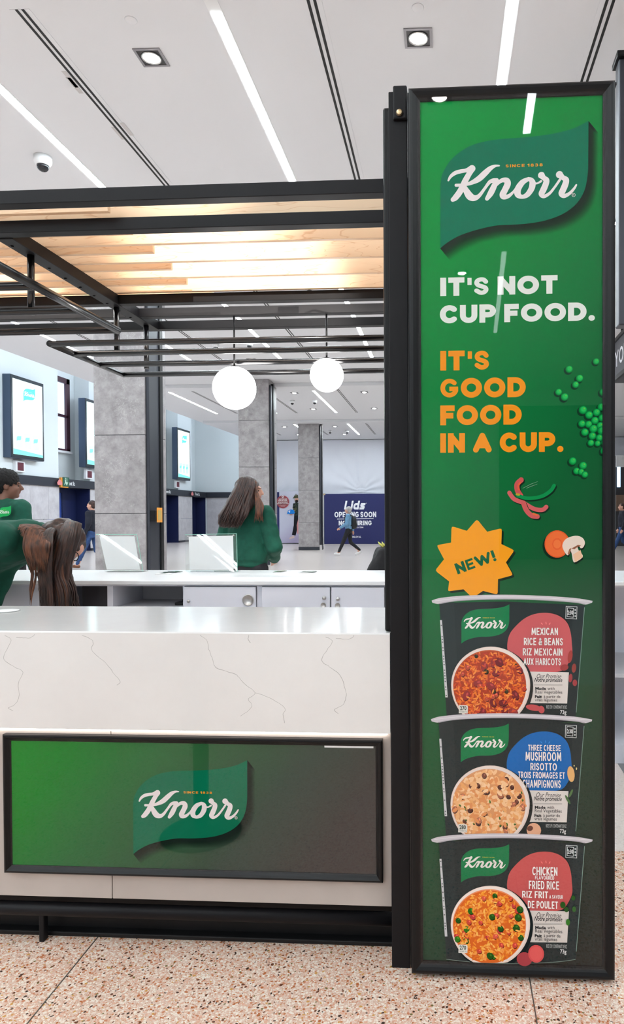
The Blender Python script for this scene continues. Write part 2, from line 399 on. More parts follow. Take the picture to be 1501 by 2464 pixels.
def wood_mat():
    m = bpy.data.materials.new('birch_plywood'); t, n, l = nt(m); b = n['Principled BSDF']
    tc = n.new('ShaderNodeTexCoord'); mp = n.new('ShaderNodeMapping'); mp.inputs['Scale'].default_value = (1.2, 9, 9)
    oi = n.new('ShaderNodeObjectInfo'); cb = n.new('ShaderNodeCombineXYZ'); mu = n.new('ShaderNodeMath'); mu.operation = 'MULTIPLY'; mu.inputs[1].default_value = 40
    l.new(oi.outputs['Random'], mu.inputs[0]); l.new(mu.outputs[0], cb.inputs[0]); l.new(cb.outputs[0], mp.inputs['Location'])
    l.new(tc.outputs['Object'], mp.inputs[0])
    no = n.new('ShaderNodeTexNoise'); no.inputs['Scale'].default_value = 1.6; no.inputs['Detail'].default_value = 3; no.inputs['Distortion'].default_value = .6
    l.new(mp.outputs[0], no.inputs[0])
    wv = n.new('ShaderNodeMath'); wv.operation = 'MULTIPLY'; wv.inputs[1].default_value = 9; l.new(no.outputs[0], wv.inputs[0])
    fr = n.new('ShaderNodeMath'); fr.operation = 'FRACT'; l.new(wv.outputs[0], fr.inputs[0])
    r = n.new('ShaderNodeValToRGB'); e = r.color_ramp.elements
    e[0].position = 0; e[0].color = (*lin((238, 202, 166)), 1); e[1].position = 1; e[1].color = (*lin((232, 192, 154)), 1)
    x = r.color_ramp.elements.new(.88); x.color = (*lin((238, 204, 168)), 1)
    x = r.color_ramp.elements.new(.96); x.color = (*lin((222, 176, 136)), 1)
    l.new(fr.outputs[0], r.inputs[0]); l.new(r.outputs[0], b.inputs['Base Color']); b.inputs['Roughness'].default_value = .42
    return m
M_WOOD = wood_mat()

def terrazzo_mat():
    m = bpy.data.materials.new('terrazzo'); t, n, l = nt(m); b = n['Principled BSDF']
    tc = n.new('ShaderNodeTexCoord'); sp = n.new('ShaderNodeSeparateXYZ'); l.new(tc.outputs['Object'], sp.inputs[0])
    wb = n.new('ShaderNodeTexNoise'); wb.inputs['Scale'].default_value = 55; l.new(tc.outputs['Object'], wb.inputs[0])
    ws = n.new('ShaderNodeVectorMath'); ws.operation = 'SCALE'; ws.inputs['Scale'].default_value = .012; l.new(wb.outputs['Color'], ws.inputs[0])
    wa = n.new('ShaderNodeVectorMath'); l.new(tc.outputs['Object'], wa.inputs[0]); l.new(ws.outputs[0], wa.inputs[1])
    base = n.new('ShaderNodeValToRGB'); e = base.color_ramp.elements
    e[0].position = .3; e[0].color = (*lin((212, 172, 152)), 1); e[1].position = .7; e[1].color = (*lin((226, 196, 178)), 1)
    nb = n.new('ShaderNodeTexNoise'); nb.inputs['Scale'].default_value = 120; l.new(tc.outputs['Object'], nb.inputs[0]); l.new(nb.outputs[0], base.inputs[0])
    cur = base.outputs[0]
    def chips(scale, thr, stops, cur):
        v = n.new('ShaderNodeTexVoronoi'); v.inputs['Scale'].default_value = scale; v.voronoi_dimensions = '2D'; l.new(wa.outputs[0], v.inputs['Vector'])
        rc = n.new('ShaderNodeValToRGB'); rc.color_ramp.interpolation = 'CONSTANT'
        while len(rc.color_ramp.elements) < len(stops): rc.color_ramp.elements.new(.5)
        for q, (pos, c) in zip(rc.color_ramp.elements, stops): q.position = pos; q.color = (*lin(c), 1)
        s2 = n.new('ShaderNodeSeparateColor'); l.new(v.outputs['Color'], s2.inputs[0]); l.new(s2.outputs[0], rc.inputs[0])
        th = n.new('ShaderNodeMath'); th.operation = 'MULTIPLY_ADD'; th.inputs[1].default_value = thr * .9; th.inputs[2].default_value = thr * .25; l.new(s2.outputs[1], th.inputs[0])
        lt = n.new('ShaderNodeMath'); lt.operation = 'LESS_THAN'; l.new(v.outputs['Distance'], lt.inputs[0]); l.new(th.outputs[0], lt.inputs[1])
        mx = n.new('ShaderNodeMix'); mx.data_type = 'RGBA'; l.new(lt.outputs[0], mx.inputs[0]); l.new(cur, mx.inputs[6]); l.new(rc.outputs[0], mx.inputs[7])
        return mx.outputs[2]
    cur = chips(170, .5, [(0, (236, 220, 204)), (.3, (222, 180, 156)), (.5, (240, 228, 214)), (.75, (206, 148, 120)), (.92, (186, 120, 84))], cur)
    cur = chips(104, .4, [(0, (238, 222, 208)), (.22, (222, 170, 146)), (.42, (202, 132, 100)), (.55, (234, 212, 196)), (.74, (182, 104, 62)), (.83, (108, 66, 46)), (.9, (66, 50, 42)), (.95, (206, 150, 84))], cur)
    cur = chips(58, .17, [(0, (228, 190, 172)), (.4, (80, 58, 50)), (.52, (196, 124, 84)), (.66, (236, 220, 206)), (.85, (116, 104, 60))], cur)
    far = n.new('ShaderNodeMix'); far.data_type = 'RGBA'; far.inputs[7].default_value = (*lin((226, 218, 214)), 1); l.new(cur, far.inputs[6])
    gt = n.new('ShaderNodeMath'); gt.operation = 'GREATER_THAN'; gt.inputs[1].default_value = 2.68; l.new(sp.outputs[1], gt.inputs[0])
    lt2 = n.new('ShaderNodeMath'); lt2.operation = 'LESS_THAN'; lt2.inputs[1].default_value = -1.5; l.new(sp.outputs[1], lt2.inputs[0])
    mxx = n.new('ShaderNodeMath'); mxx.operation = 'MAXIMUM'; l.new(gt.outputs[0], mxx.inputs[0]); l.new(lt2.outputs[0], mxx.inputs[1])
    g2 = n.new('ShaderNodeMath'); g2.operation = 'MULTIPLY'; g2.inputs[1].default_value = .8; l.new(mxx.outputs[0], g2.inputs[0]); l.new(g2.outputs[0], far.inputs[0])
    l.new(far.outputs[2], b.inputs['Base Color']); b.inputs['Roughness'].default_value = .22; b.inputs['Specular IOR Level'].default_value = .4
    return m
M_TERR = terrazzo_mat()

def stone_mat(name, lo, hi, vein, vs=1.0, amt=.5):
    m = bpy.data.materials.new(name); t, n, l = nt(m); b = n['Principled BSDF']
    tc = n.new('ShaderNodeTexCoord'); oi = n.new('ShaderNodeObjectInfo')
    sc = n.new('ShaderNodeVectorMath'); sc.operation = 'ADD'
    cb = n.new('ShaderNodeCombineXYZ'); mu = n.new('ShaderNodeMath'); mu.operation = 'MULTIPLY'; mu.inputs[1].default_value = 31; l.new(oi.outputs['Random'], mu.inputs[0]); l.new(mu.outputs[0], cb.inputs[2])
    l.new(tc.outputs['Object'], sc.inputs[0]); l.new(cb.outputs[0], sc.inputs[1])
    a = n.new('ShaderNodeTexNoise'); a.inputs['Scale'].default_value = 3.2 * vs; a.inputs['Detail'].default_value = 8; a.inputs['Roughness'].default_value = .68; l.new(sc.outputs[0], a.inputs[0])
    r = n.new('ShaderNodeValToRGB'); e = r.color_ramp.elements; e[0].position = .32; e[0].color = (*lin(lo), 1); e[1].position = .7; e[1].color = (*lin(hi), 1); l.new(a.outputs[0], r.inputs[0])
    v = n.new('ShaderNodeTexNoise'); v.inputs['Scale'].default_value = 7 * vs; v.inputs['Detail'].default_value = 5; v.inputs['Distortion'].default_value = 1.2; l.new(sc.outputs[0], v.inputs[0])
    s = n.new('ShaderNodeMath'); s.operation = 'SUBTRACT'; s.inputs[1].default_value = .5; l.new(v.outputs[0], s.inputs[0])
    ab = n.new('ShaderNodeMath'); ab.operation = 'ABSOLUTE'; l.new(s.outputs[0], ab.inputs[0])
    lt = n.new('ShaderNodeMapRange'); lt.inputs[1].default_value = 0; lt.inputs[2].default_value = .02; lt.inputs[3].default_value = amt; lt.inputs[4].default_value = 0; l.new(ab.outputs[0], lt.inputs[0])
    mk = n.new('ShaderNodeMath'); mk.operation = 'MULTIPLY'; l.new(lt.outputs[0], mk.inputs[0])
    k = n.new('ShaderNodeTexNoise'); k.inputs['Scale'].default_value = 2 * vs; l.new(sc.outputs[0], k.inputs[0])
    k2 = n.new('ShaderNodeMapRange'); k2.inputs[1].default_value = .5; k2.inputs[2].default_value = .65; l.new(k.outputs[0], k2.inputs[0]); l.new(k2.outputs[0], mk.inputs[1])
    mx = n.new('ShaderNodeMix'); mx.data_type = 'RGBA'; mx.inputs[7].default_value = (*lin(vein), 1); l.new(mk.outputs[0], mx.inputs[0]); l.new(r.outputs[0], mx.inputs[6])
    l.new(mx.outputs[2], b.inputs['Base Color']); b.inputs['Roughness'].default_value = .35
    return m
M_STONE = stone_mat('grey_marble', (130, 124, 125), (172, 166, 167), (216, 212, 210), 1.6, .42)
M_STONE2 = stone_mat('pale_marble', (190, 184, 186), (216, 212, 212), (228, 224, 222), .8, .4)
M_QUARTZ = stone_mat('white_quartz', (216, 212, 210), (224, 221, 219), (206, 203, 201), .7, .25)
for nd in M_QUARTZ.node_tree.nodes:
    if nd.type == 'BSDF_PRINCIPLED': nd.inputs['Roughness'].default_value = .12

def ramp_mat(name, ax, az, stops, rough=.5):
    """printed colour gradient: t = ax*x + az*(1-z) over the sheet"""
    m = bpy.data.materials.new(name); t, n, l = nt(m); b = n['Principled BSDF']
    tc = n.new('ShaderNodeTexCoord'); sp = n.new('ShaderNodeSeparateXYZ'); l.new(tc.outputs['Generated'], sp.inputs[0])
    a = n.new('ShaderNodeMath'); a.operation = 'MULTIPLY'; a.inputs[1].default_value = ax; l.new(sp.outputs[0], a.inputs[0])
    z = n.new('ShaderNodeMath'); z.operation = 'SUBTRACT'; z.inputs[0].default_value = 1; l.new(sp.outputs[2], z.inputs[1])
    c = n.new('ShaderNodeMath'); c.operation = 'MULTIPLY_ADD'; c.inputs[1].default_value = az; l.new(z.outputs[0], c.inputs[0]); l.new(a.outputs[0], c.inputs[2])
    d = n.new('ShaderNodeMath'); d.operation = 'DIVIDE'; d.inputs[1].default_value = ax + az; l.new(c.outputs[0], d.inputs[0])
    r = n.new('ShaderNodeValToRGB')
    while len(r.color_ramp.elements) < len(stops): r.color_ramp.elements.new(.5)
    for q, (pos, col) in zip(r.color_ramp.elements, stops): q.position = pos; q.color = (*lin(col), 1)
    l.new(d.outputs[0], r.inputs[0]); l.new(r.outputs[0], b.inputs['Base Color']); b.inputs['Roughness'].default_value = rough; b.inputs['Specular IOR Level'].default_value = .05
    return m

def pane_mat(name, tint=(1, 1, 1), rough=0.0, ior=1.5, boost=1.0):
    m = bpy.data.materials.new(name); t, n, l = nt(m); n.remove(n['Principled BSDF'])
    tr = n.new('ShaderNodeBsdfTransparent'); tr.inputs[0].default_value = (*tint, 1)
    g = n.new('ShaderNodeBsdfGlossy'); g.inputs['Roughness'].default_value = rough
    lw = n.new('ShaderNodeLayerWeight'); lw.inputs[0].default_value = .5
    pw = n.new('ShaderNodeMath'); pw.operation = 'POWER'; pw.inputs[1].default_value = 5; l.new(lw.outputs['Facing'], pw.inputs[0])
    mu = n.new('ShaderNodeMath'); mu.operation = 'MULTIPLY_ADD'; mu.inputs[1].default_value = .9; mu.inputs[2].default_value = .04 * boost; l.new(pw.outputs[0], mu.inputs[0])
    mx = n.new('ShaderNodeMixShader'); l.new(mu.outputs[0], mx.inputs[0]); l.new(tr.outputs[0], mx.inputs[1]); l.new(g.outputs[0], mx.inputs[2])
    l.new(mx.outputs[0], n['Material Output'].inputs[0]); return m
M_PANE = pane_mat('acrylic_sheet', (1, 1, 1), .015, 1.5, .48)
M_ACRYL = pane_mat('acrylic_edge', (.99, 1, .995), .02, 1.5, .8)

# ================================================================== SETTING
HALL = Matrix.Rotation(math.radians(1.28), 4, 'Z')      # the hall's grid stands slightly turned against the kiosk
ZC = 5.05
floor = struct(box('floor', -17.5, 20, -17, 41, -.12, 0, M_TERR, bev=0), 'polished pinkish terrazzo floor of the concourse')
M_BRASS = mat('divider_metal', (120, 112, 104), .4, .6)
for (a, b) in (((206, 2291), (60, 2470)), ((1274, 2356), (1293, 2470))):
    p, q = PZ(*a, 0), PZ(*b, 0); d = (q - p).normalized(); p -= d * .35; q += d * .4
    s = Vector((-d.y, d.x, 0)) * .0016
    bm = bmesh.new(); vs = [bm.verts.new(c + Vector((0, 0, h))) for h in (0.0, .0012) for c in (p + s, p - s, q - s, q + s)]
    for f in ((4, 5, 6, 7), (0, 1, 5, 4), (1, 2, 6, 5), (2, 3, 7, 6), (3, 0, 4, 7)): bm.faces.new([vs[k] for k in f])
    bmesh.ops.recalc_face_normals(bm, faces=bm.faces[:]); from_bm('divider_strip', bm, M_BRASS, floor)
M_STRIPE = mat('grey_floor_inlay', (120, 118, 120), .3)
p0 = PZ(1484, 1835, 0)
bm = bmesh.new(); bbox(bm, p0.x, p0.x + 3, p0.y - .5, p0.y, 0, .001); from_bm('floor_inlay', bm, M_STRIPE, floor)
# dark scuffs lying on the terrazzo
ceil = struct(box('ceiling', -10.0, 20, -17, 41, ZC, ZC + .25, M_CEIL, bev=0), 'white plastered concourse ceiling')
box('ceiling_edge', -10.15, -10.0, -17, 41, ZC, 7.4, M_CEIL, ceil, 0)
box('ceiling_cove', -16.5, -10.0, -17, 41, 7.4, 7.6, M_CEIL, ceil, 0)
wl = struct(box('wall_left', -16.0, -15.1, -17, 41, 0, 7.6, M_WALL, bev=0), 'tall white side wall with piers and a dark sign band')
piers = [(14.0, 24.1), (26.2, 28.3), (30.4, 32.5), (34.7, 36.5)]
for k, (a, b) in enumerate(piers):
    box('pier', -15.1, -14.5, a, b, 2.40, 7.4, M_WALL, wl, .01)
    y = a
    while y < b - .05:                                       # marble slabs clad the foot of each pier
        y2 = min(b, y + 1.05)
        for z0, z1 in ((.10, 1.24), (1.25, 2.42)):
            if y2 > 18: box('marble_slab', -15.1, -14.48, y + .004, y2 - .004, z0, z1, M_STONE2, wl, .004)
        y = y2
    box('plinth', -15.1, -14.46, a, b, 0, .10, M_DARK, wl, .004)
trim = struct(box('trim_1', -15.12, -14.42, 10, 38.5, 2.42, 2.73, M_DARK, bev=.01), 'dark grey sign band along the side wall')
for k, (a, b) in enumerate(((24.1, 26.2), (28.3, 30.4), (32.5, 34.7), (36.5, 38.5))):
    d = struct(box('door_%d' % (k + 1), -15.12, -15.06, a, b, 0, 2.42, M_NAVY, bev=.005))
    box('door_reveal', -15.08, -14.5, b - .03, b, 0, 2.42, M_NAVY, d, .003)
    box('glass_leaf', -15.06, -15.04, a + .15, a + (b - a) * .5, .1, 2.25, M_BLUEGLASS, d, .003)
    box('glass_leaf', -15.06, -15.04, a + (b - a) * .53, b - .15, .1, 2.25, M_NAVY, d, .003)
    box('door_handle', -15.04, -15.0, a + (b - a) * .5 - .04, a + (b - a) * .5 - .01, .9, 1.3, M_CHROME, d, .003)
M_MAROON = mat('maroon_window_frame', (62, 26, 40), .5)
M_DAY = emat('daylit_glass', (210, 232, 255), 2.2)
for k, (a, b) in enumerate(((24.25, 25.7), (36.62, 37.05))):
    w = struct(box('window_%d' % (k + 1), -15.12, -15.08, a, b, 3.84, 6.62, M_DAY, bev=0))
    for (y0, y1, z0, z1) in ((a, a + .12, 3.84, 6.62), (b - .22, b, 3.84, 6.62), (a, b, 6.42, 6.62), (a, b, 3.84, 3.92), (a, b - .1, 5.12, 5.22)):
        box('window_frame', -15.1, -14.98, y0, y1, z0, z1, M_MAROON, w, .004)
    box('window_sill', -15.1, -14.92, a, b + .05, 3.76, 3.84, M_WHITE, w, .004)
wb = struct(box('wall_back', -16.0, -6.0, 38.5, 39, 0, 7.6, M_WALL, bev=0), 'white end wall beyond the columns')
struct(box('trim_2', -14.5, -6.0, 38.36, 38.5, 2.42, 2.73, M_DARK, bev=.01))
for x in range(7): box('marble_slab', -14.4 + x * 1.2, -13.21 + x * 1.2, 38.46, 38.5, .1, 2.42, M_STONE2, wb, .003)
# shallow soffit steps across the ceiling
for k, (y, dz) in enumerate(((19.0, .10), (26.2, .10))):
    struct(box('trim_%d' % (k + 3), -9.95, 9, y, y + .5, ZC - dz, ZC, M_CEIL, bev=.005))
# white tarpaulin end wall
YT = 33.0
xa, xb = P(640, 1100, YT).x, 12.0
M_TARP = mat('white_tarpaulin', (226, 228, 238), .45)
nx, nz = 260, 70; z0t, z1t = 2.3, ZC - .02
verts, faces = [], []
fx = P(868, 1150, YT).x
for j in range(nz + 1):
    for i in range(nx + 1):
        x = xa + (xb - xa) * i / nx; z = z0t + (z1t - z0t) * j / nz
        d = .05 * noise.noise(Vector((x * .7, z * .9, 1))) + .03 * abs(noise.noise(Vector((x * 2.2 + z * .8, z * 1.1 - x * .4, 4))))
        r = math.hypot(x - fx, (z - 2.5) * 1.0); a = math.atan2(z - 2.5, x - fx)
        d += .05 * math.sin(a * 15 + 2 * noise.noise(Vector((x, z, 7)))) * math.exp(-r / 1.1)
        d += .02 * math.sin(math.atan2(z - 2.2, x - P(655, 1180, YT).x) * 14) * math.exp(-math.hypot(x - P(655, 1180, YT).x, z - 2.2) / 1.6)
        seam = P(858, 1100, YT).x
        if 0 < x - seam < .35: d -= .035
        verts.append((x, YT + d, z))
for j in range(nz):
    for i in range(nx):
        k = j * (nx + 1) + i; faces.append((k, k + 1, k + nx + 2, k + nx + 1))
me = bpy.data.meshes.new('tarpaulin'); me.from_pydata(verts, [], faces)
for p in me.polygons: p.use_smooth = True
tp = tag(add('tarpaulin', me, M_TARP), 'white wrinkled plastic sheeting hung above the navy hoarding', 'tarpaulin')
sm = tp.modifiers.new('solid', 'SOLIDIFY'); sm.thickness = .004; sm.offset = 1
struct(box('wall_right', 19.3, 19.6, 6, 41, 0, ZC, M_WALL, bev=0), 'white side wall far to the right')
struct(box('wall_front', -10, 19.3, YT + .15, YT + .3, 0, ZC, M_WALL, bev=0), 'closed shop front behind the sheeting')

# the concourse behind the viewer (seen mirrored in the glossy posters)
wr = struct(box('wall_rear', -17, 20, -17.2, -17, 0, 7.6, M_WALL, bev=0), 'white wall of the concourse behind the viewer')
M_SHOPDARK = mat('dark_shopfront', (46, 46, 50), .4)
for a, b, h in ((-11, -6, 2.9), (-4.5, -1.8, 2.9), (1.2, 5.2, 4.6), (6.5, 12, 2.9)):
    box('shop_opening', a, b, -17, -16.9, 0, h, M_SHOPDARK, wr, .01)

# ------------------------------------------------------------------ ceiling fixtures
def hall_pt(px, py): # ceiling point shown at a pixel
    return PZ(px, py, ZC)
def hb(name, x0, x1, y0, y1, z0, z1, m, parent=None, bev=0.0): return box(name, x0, x1, y0, y1, z0, z1, m, parent, bev, HALL)
def strip(x, y0, y1, label, m=None):
    o = empty('linear_ceiling_light', HALL @ Vector((x, (y0 + y1) / 2, ZC)), label, 'ceiling light', 'recessed linear ceiling lights')
    hb('diffuser', x - .036, x + .036, y0, y1, ZC - .006, ZC - .001, m or M_STRIP, o)
    hb('trim_frame', x - .05, x + .05, y0 - .12, y1 + .02, ZC - .004, ZC + .001, M_WHITE, o)
strip(-8.22, 6, 16.4, 'white linear ceiling light farthest left, near the wall screens')
strip(-6.04, 5, 16.4, 'white linear ceiling light seen through the tube racks above the dark column edge')
strip(-3.86, 5, 16.4, 'white linear ceiling light entering at the left edge above the dome camera')
strip(-1.68, 5.08, 16.4, 'white linear ceiling light starting at the top middle and ending behind the canopy beam')
strip(.51, 3.8, 16.4, 'white linear ceiling light running down to the top of the tall poster')
strip(-8.2, 20.3, 24.6, 'white linear ceiling light left of the larger globe lamp, beyond the canopy')
strip(-3.86, 20.3, 24.6, 'white linear ceiling light below the smaller globe lamp')
strip(-3.86, 27.6, 31.2, 'short white linear ceiling light farthest away, right of the far column')
strip(-6.04, 27.6, 31.2, 'short white linear ceiling light left of the far column')
strip(-6.04, 20.3, 24.6, 'white linear ceiling light hidden behind the middle column')
for y0, y1, t in ((20.3, 24.6, 'nearer'), (27.6, 31.2, 'farther')):
    for x, w in ((-1.68, 'post'), (.51, 'tall poster'), (2.69, 'right edge of the tall poster')): strip(x, y0, y1, 'distant white linear ceiling light behind the %s, %s bay' % (w, t))
strip(.66 - .06, -3.0, -2.25, 'white linear ceiling light mirrored in the top of the tall poster')
strip(.66 - .15, -10.3, -6.0, 'dimmed linear ceiling light far behind the viewer', emat('dimmed_strip', (240, 247, 255), 9.0))
for x, y0, y1, t in ((-8.22, -14, 3, 'along the far left'), (-6.04, -14, 3, 'over the left aisle'), (-3.86, -14, 3, 'left of the kiosk front'), (-1.68, -14, 2.6, 'over the kiosk front'), (2.69, -8, 3, 'right of the tall poster'), (4.9, -8, 3, 'over the right aisle')):
    strip(x, y0, y1, 'white linear ceiling light behind the viewer ' + t)
def slot(x, y0, y1, label, spot=None):
    o = empty('slot_diffuser', HALL @ Vector((x, (y0 + y1) / 2, ZC)), label, 'air vent', 'black slot air diffusers')
    hb('trim_frame', x - .075, x + .075, y0, y1, ZC - .003, ZC + .001, M_CEIL, o)
    for s in (-.024, .024): hb('slot', x + s - .011, x + s + .011, y0, y1, ZC - .005, ZC - .002, M_SLOT, o)
    return o
sA = slot(-3.115, 5.0, 16.4, 'black double slot vent running from the top left corner, with grey smudges')
slot(-.95, 3.5, 16.4, 'black double slot vent in the top middle, left of the tall poster')
slot(1.22, 3.0, 16.4, 'black double slot vent above the top right corner of the tall poster')
slot(-5.29, 5, 16.4, 'black double slot vent seen between the tube racks, right of the near column')
slot(-7.46, 5, 16.4, 'black double slot vent above the near column, left of the canopy')
slot(-7.46, 20.0, 24.6, 'black slot vent passing behind the larger globe lamp')
slot(-5.29, 20.0, 24.6, 'black slot vent just right of the middle column')
slot(-3.115, 20.0, 24.6, 'black slot vent right of the smaller globe lamp')
slot(-3.115, 27.4, 31.2, 'black slot vent farthest right in the far ceiling bay')
slot(-5.29, 27.4, 31.2, 'black slot vent just right of the far column')
slot(-7.46, 27.4, 31.2, 'black slot vent left of the far column, low over the sheeting')
M_SMUDGE = mat('grey_smudge', (200, 196, 196), .9)
for (x, y, dx, dy) in ((180, 205, 8, 26), (285, 320, 9, 40), (170, 190, 5, 22), (305, 310, 8, 28)):
    q = hall_pt(x, y); hb('smudge', *(lambda c: (c.x - .02, c.x + .02, c.y - .11, c.y + .11))(HALL.inverted() @ q), ZC - .0045, ZC - .0032, M_SMUDGE, sA)
M_DLTRIM = mat('downlight_trim', (150, 147, 150), .3, .6)
M_DLIN = mat('downlight_well', (70, 68, 70), .3, .4)
def downlight(x, y, label, e=None, near=False):
    o = empty('square_downlight', HALL @ Vector((x, y, ZC)), label, 'downlight', 'recessed square downlights')
    for (a, b, c, d) in ((-.11, .11, -.11, -.09), (-.11, .11, .09, .11), (-.11, -.09, -.09, .09), (.09, .11, -.09, .09)):
        hb('trim_bar', x + a, x + b, y + c, y + d, ZC - .008, ZC, M_DLTRIM, o)
    hb('well', x - .09, x + .09, y - .09, y + .09, ZC - .003, ZC - .001, M_DLIN, o)
    c = HALL @ Vector((x, y, ZC))
    lathe('lamp_ring', [(.078, -.004), (.078, -.012), (.07, -.014), (.068, -.006)], c, M_CHROME, o, seg=28)
    lathe('lamp', [(.066, -.007), (.04, -.022), (.002, -.025)], c, M_SPOTE, o, seg=14)
dls = [(-2.37, 5.56, 'square downlight left of the long ceiling strip at the top'), (-.19, 5.42, 'square downlight at the top right, above the tall poster'),
       (-6.75, 16.2, 'small square downlight beside the near column, below the tube racks'), (-4.55, 16.2, 'small square downlight above the middle column, between the rack tubes'),
       (-2.41, 16.3, 'small square downlight right of the smaller globe, between the rack tubes'), (-4.5, 20.6, 'small square downlight just right of the middle column top'),
       (-2.38, 20.6, 'small square downlight near the black post, right of the smaller globe'), (-4.52, 23.7, 'small square downlight left of the strip under the smaller globe'),
       (-2.4, 23.7, 'small square downlight under the smaller globe, beside the black post'), (-6.6, 28.3, 'tiny square downlight left of the far column, nearer one'),
       (-4.5, 28.3, 'tiny square downlight right of the far column, nearer one'), (-4.5, 31.0, 'tiny square downlight right of the far column, by the sheeting'),
       (-6.6, 31.0, 'tiny square downlight touching the left edge of the far column'), (2.25, 8.9, 'square downlight at the right edge beside the tall poster'),
       (2.25, 10.7, 'smaller square downlight at the right edge, below the first one'), (2.25, 12.2, 'smallest square downlight at the right edge above the lettered beam'),
       (-.22, -2.35, 'square downlight mirrored in the top left corner of the tall poster'), (-.1, -6.8, 'square downlight behind the viewer, mirrored beside the first headline'),
       (-2.4, -1.0, 'square downlight behind the viewer over the kiosk front')]
for x, y, lab in dls: downlight(x, y, lab)
M_DOME = mat('smoked_dome', (26, 26, 30), .1)
def dome(px, py, s, label):
    c = hall_pt(px, py)
    o = empty('dome_camera', c, label, 'camera', 'ceiling dome cameras')
    lathe('mount', [(.075 * s, 0), (.075 * s, -.05 * s), (.062 * s, -.075 * s), (.045 * s, -.085 * s)], c, M_WHITE, o, seg=24)
    lathe('dome', [(.052 * s, -.08 * s)] + [(.052 * s * math.cos(a), -.085 * s - .05 * s * math.sin(a)) for a in (.3, .6, .9, 1.2, 1.45)], c, M_DOME, o, seg=24)
dome(103, 377, 1.15, 'white dome camera with dark lens on the ceiling at the left')
dome(519, 827, 1.0, 'dark dome camera left of the larger globe rod')
dome(600, 823, 1.0, 'dark dome camera right of the larger globe rod')
dome(703, 964, 1.0, 'small dome camera near the middle column')
dome(757, 963, 1.0, 'small dome camera left of the strip under the smaller globe')
dome(794, 1036, 1.0, 'tiny dome camera beside the far column')
dome(835, 1036, 1.0, 'tiny dome camera near the far right strip')
for px, py, lab in ((315, 48, 'white detector disc on the ceiling above the left downlight'), (1005, 18, 'white detector disc at the top edge above the right downlight')):
    c = hall_pt(px, py); tag(lathe('detector_disc', [(.045, 0), (.045, -.004), (.04, -.007), (.002, -.008)], c, M_CEIL), lab, 'detector')
cl = empty('cove_light', (-10.3, 12, 5.3), 'long cove lamp on the ceiling edge lighting the side wall', 'cove light')
box('cove_tube', -10.34, -10.2, -10, 38, 5.4, 5.5, M_COVE, cl, 0)
box('cove_bracket', -10.2, -10.15, -10, 38, 5.38, 5.44, M_WHITE, cl, 0)

# track spotlights aimed at the kiosk canopy
def spotlight(loc, aim, watts, size, label):
    o = empty('ceiling_spotlight', loc, label, 'spotlight', 'ceiling spotlights behind the viewer')
    loc, aim = Vector(loc), Vector(aim); d = (aim - loc).normalized()
    tube('barrel', [loc - d * .12, loc + d * .06], [.05, .06], M_WHITE, o, 20); tube('stem', [loc - d * .06, Vector((loc.x, loc.y - .03, ZC))], .012, M_WHITE, o, 10)
    ld = bpy.data.lights.new('spot_lamp', 'SPOT'); ld.energy = watts; ld.spot_size = math.radians(size); ld.spot_blend = .55; ld.shadow_soft_size = .05; ld.color = (1, .95, .88)
    lo = bpy.data.objects.new('spot_lamp', ld); COL.objects.link(lo); lo.location = loc + d * .08; lo.rotation_euler = d.to_track_quat('-Z', 'Y').to_euler(); adopt(lo, o)
spotlight((-.75, .1, 4.8), (-.96, 2.98, 2.33), L_TRACK, 17, 'white track spotlight over the viewer aimed at the middle of the canopy')
spotlight((-2.2, .1, 4.8), (-2.05, 2.98, 2.33), L_TRACK, 9, 'white track spotlight over the viewer aimed at the left of the canopy')

# ------------------------------------------------------------------ columns
def column(pxl, pxr, pxd, Y, joints, label):
    xl, xr = P(pxl, 1243, Y).x, P(pxr, 1243, Y).x
    o = empty('stone_column', ((xl + xr) / 2, Y + .4, 0), label, 'column', 'marble clad columns')
    zs = [.12]
    z = .12
    zj = P(pxl, joints, Y).z
    ps = 1.27
    while zj - ps > .3: zj -= ps
    while zj < ZC - .3: zs.append(zj); zj += ps
    zs.append(ZC)
    box('plinth', xl - .005, xr + .005, Y - .005, Y + .8, 0, .12, M_DARK, o, .004)
    for a, b in zip(zs, zs[1:]):
        box('marble_slab', xl, xr, Y, Y + .8, a + .004, b - .004, M_STONE, o, .006)
    box('core', xl + .01, xr - .01, Y + .01, Y + .79, .1, ZC, M_DARK, o, 0)
    yd = Y + .05
    while True:                      # length of the metal side casing, up to the pixel column pxd
        if P(pxd, 1243, yd).x <= xr + .05: break
        yd += .02
        if yd > Y + .8: break
    yd = max(yd, Y + .3)
    bm = bmesh.new(); bbox(bm, xr, xr + .055, Y + .03, yd, .2, ZC - .16, .02, 3); from_bm('side_casing', bm, M_DARK, o)
    box('casing_edge', xr, xr + .075, yd - .10, yd + .02, .0, ZC - .1, M_BLACK2, o, .012)
    box('casing_foot', xr, xr + .07, Y + .02, yd + .02, 0, .2, M_STONE2, o, .006)
    return o, xr, yd
c1, xr1, yd1 = column(228, 350, 389, 10.8, 1236, 'broad grey marble column with dark side casing behind the left half of the kiosk')
c2, _, _ = column(575, 648, 658, 18.4, 1124, 'grey marble column behind the standing woman')
c3, _, _ = column(718, 768, 774, 26.6, 1180, 'narrow far grey marble column left of the walking woman')
cb = empty('wall_intercom', (xr1 + .08, 11.0, 1.25), 'small dark box with orange framed label on the near column casing', 'intercom')
pa = P(356, 1252, 10.85)
box('housing', xr1 + .055, xr1 + .14, 10.84, 11.12, 1.24, 1.42, M_BLACK2, cb, .006)
M_ORANGE = mat('orange_label', (230, 150, 50), .5)
box('label_frame', xr1 + .14, xr1 + .146, 10.9, 11.1, 1.22, 1.46, M_ORANGE, cb, .002)
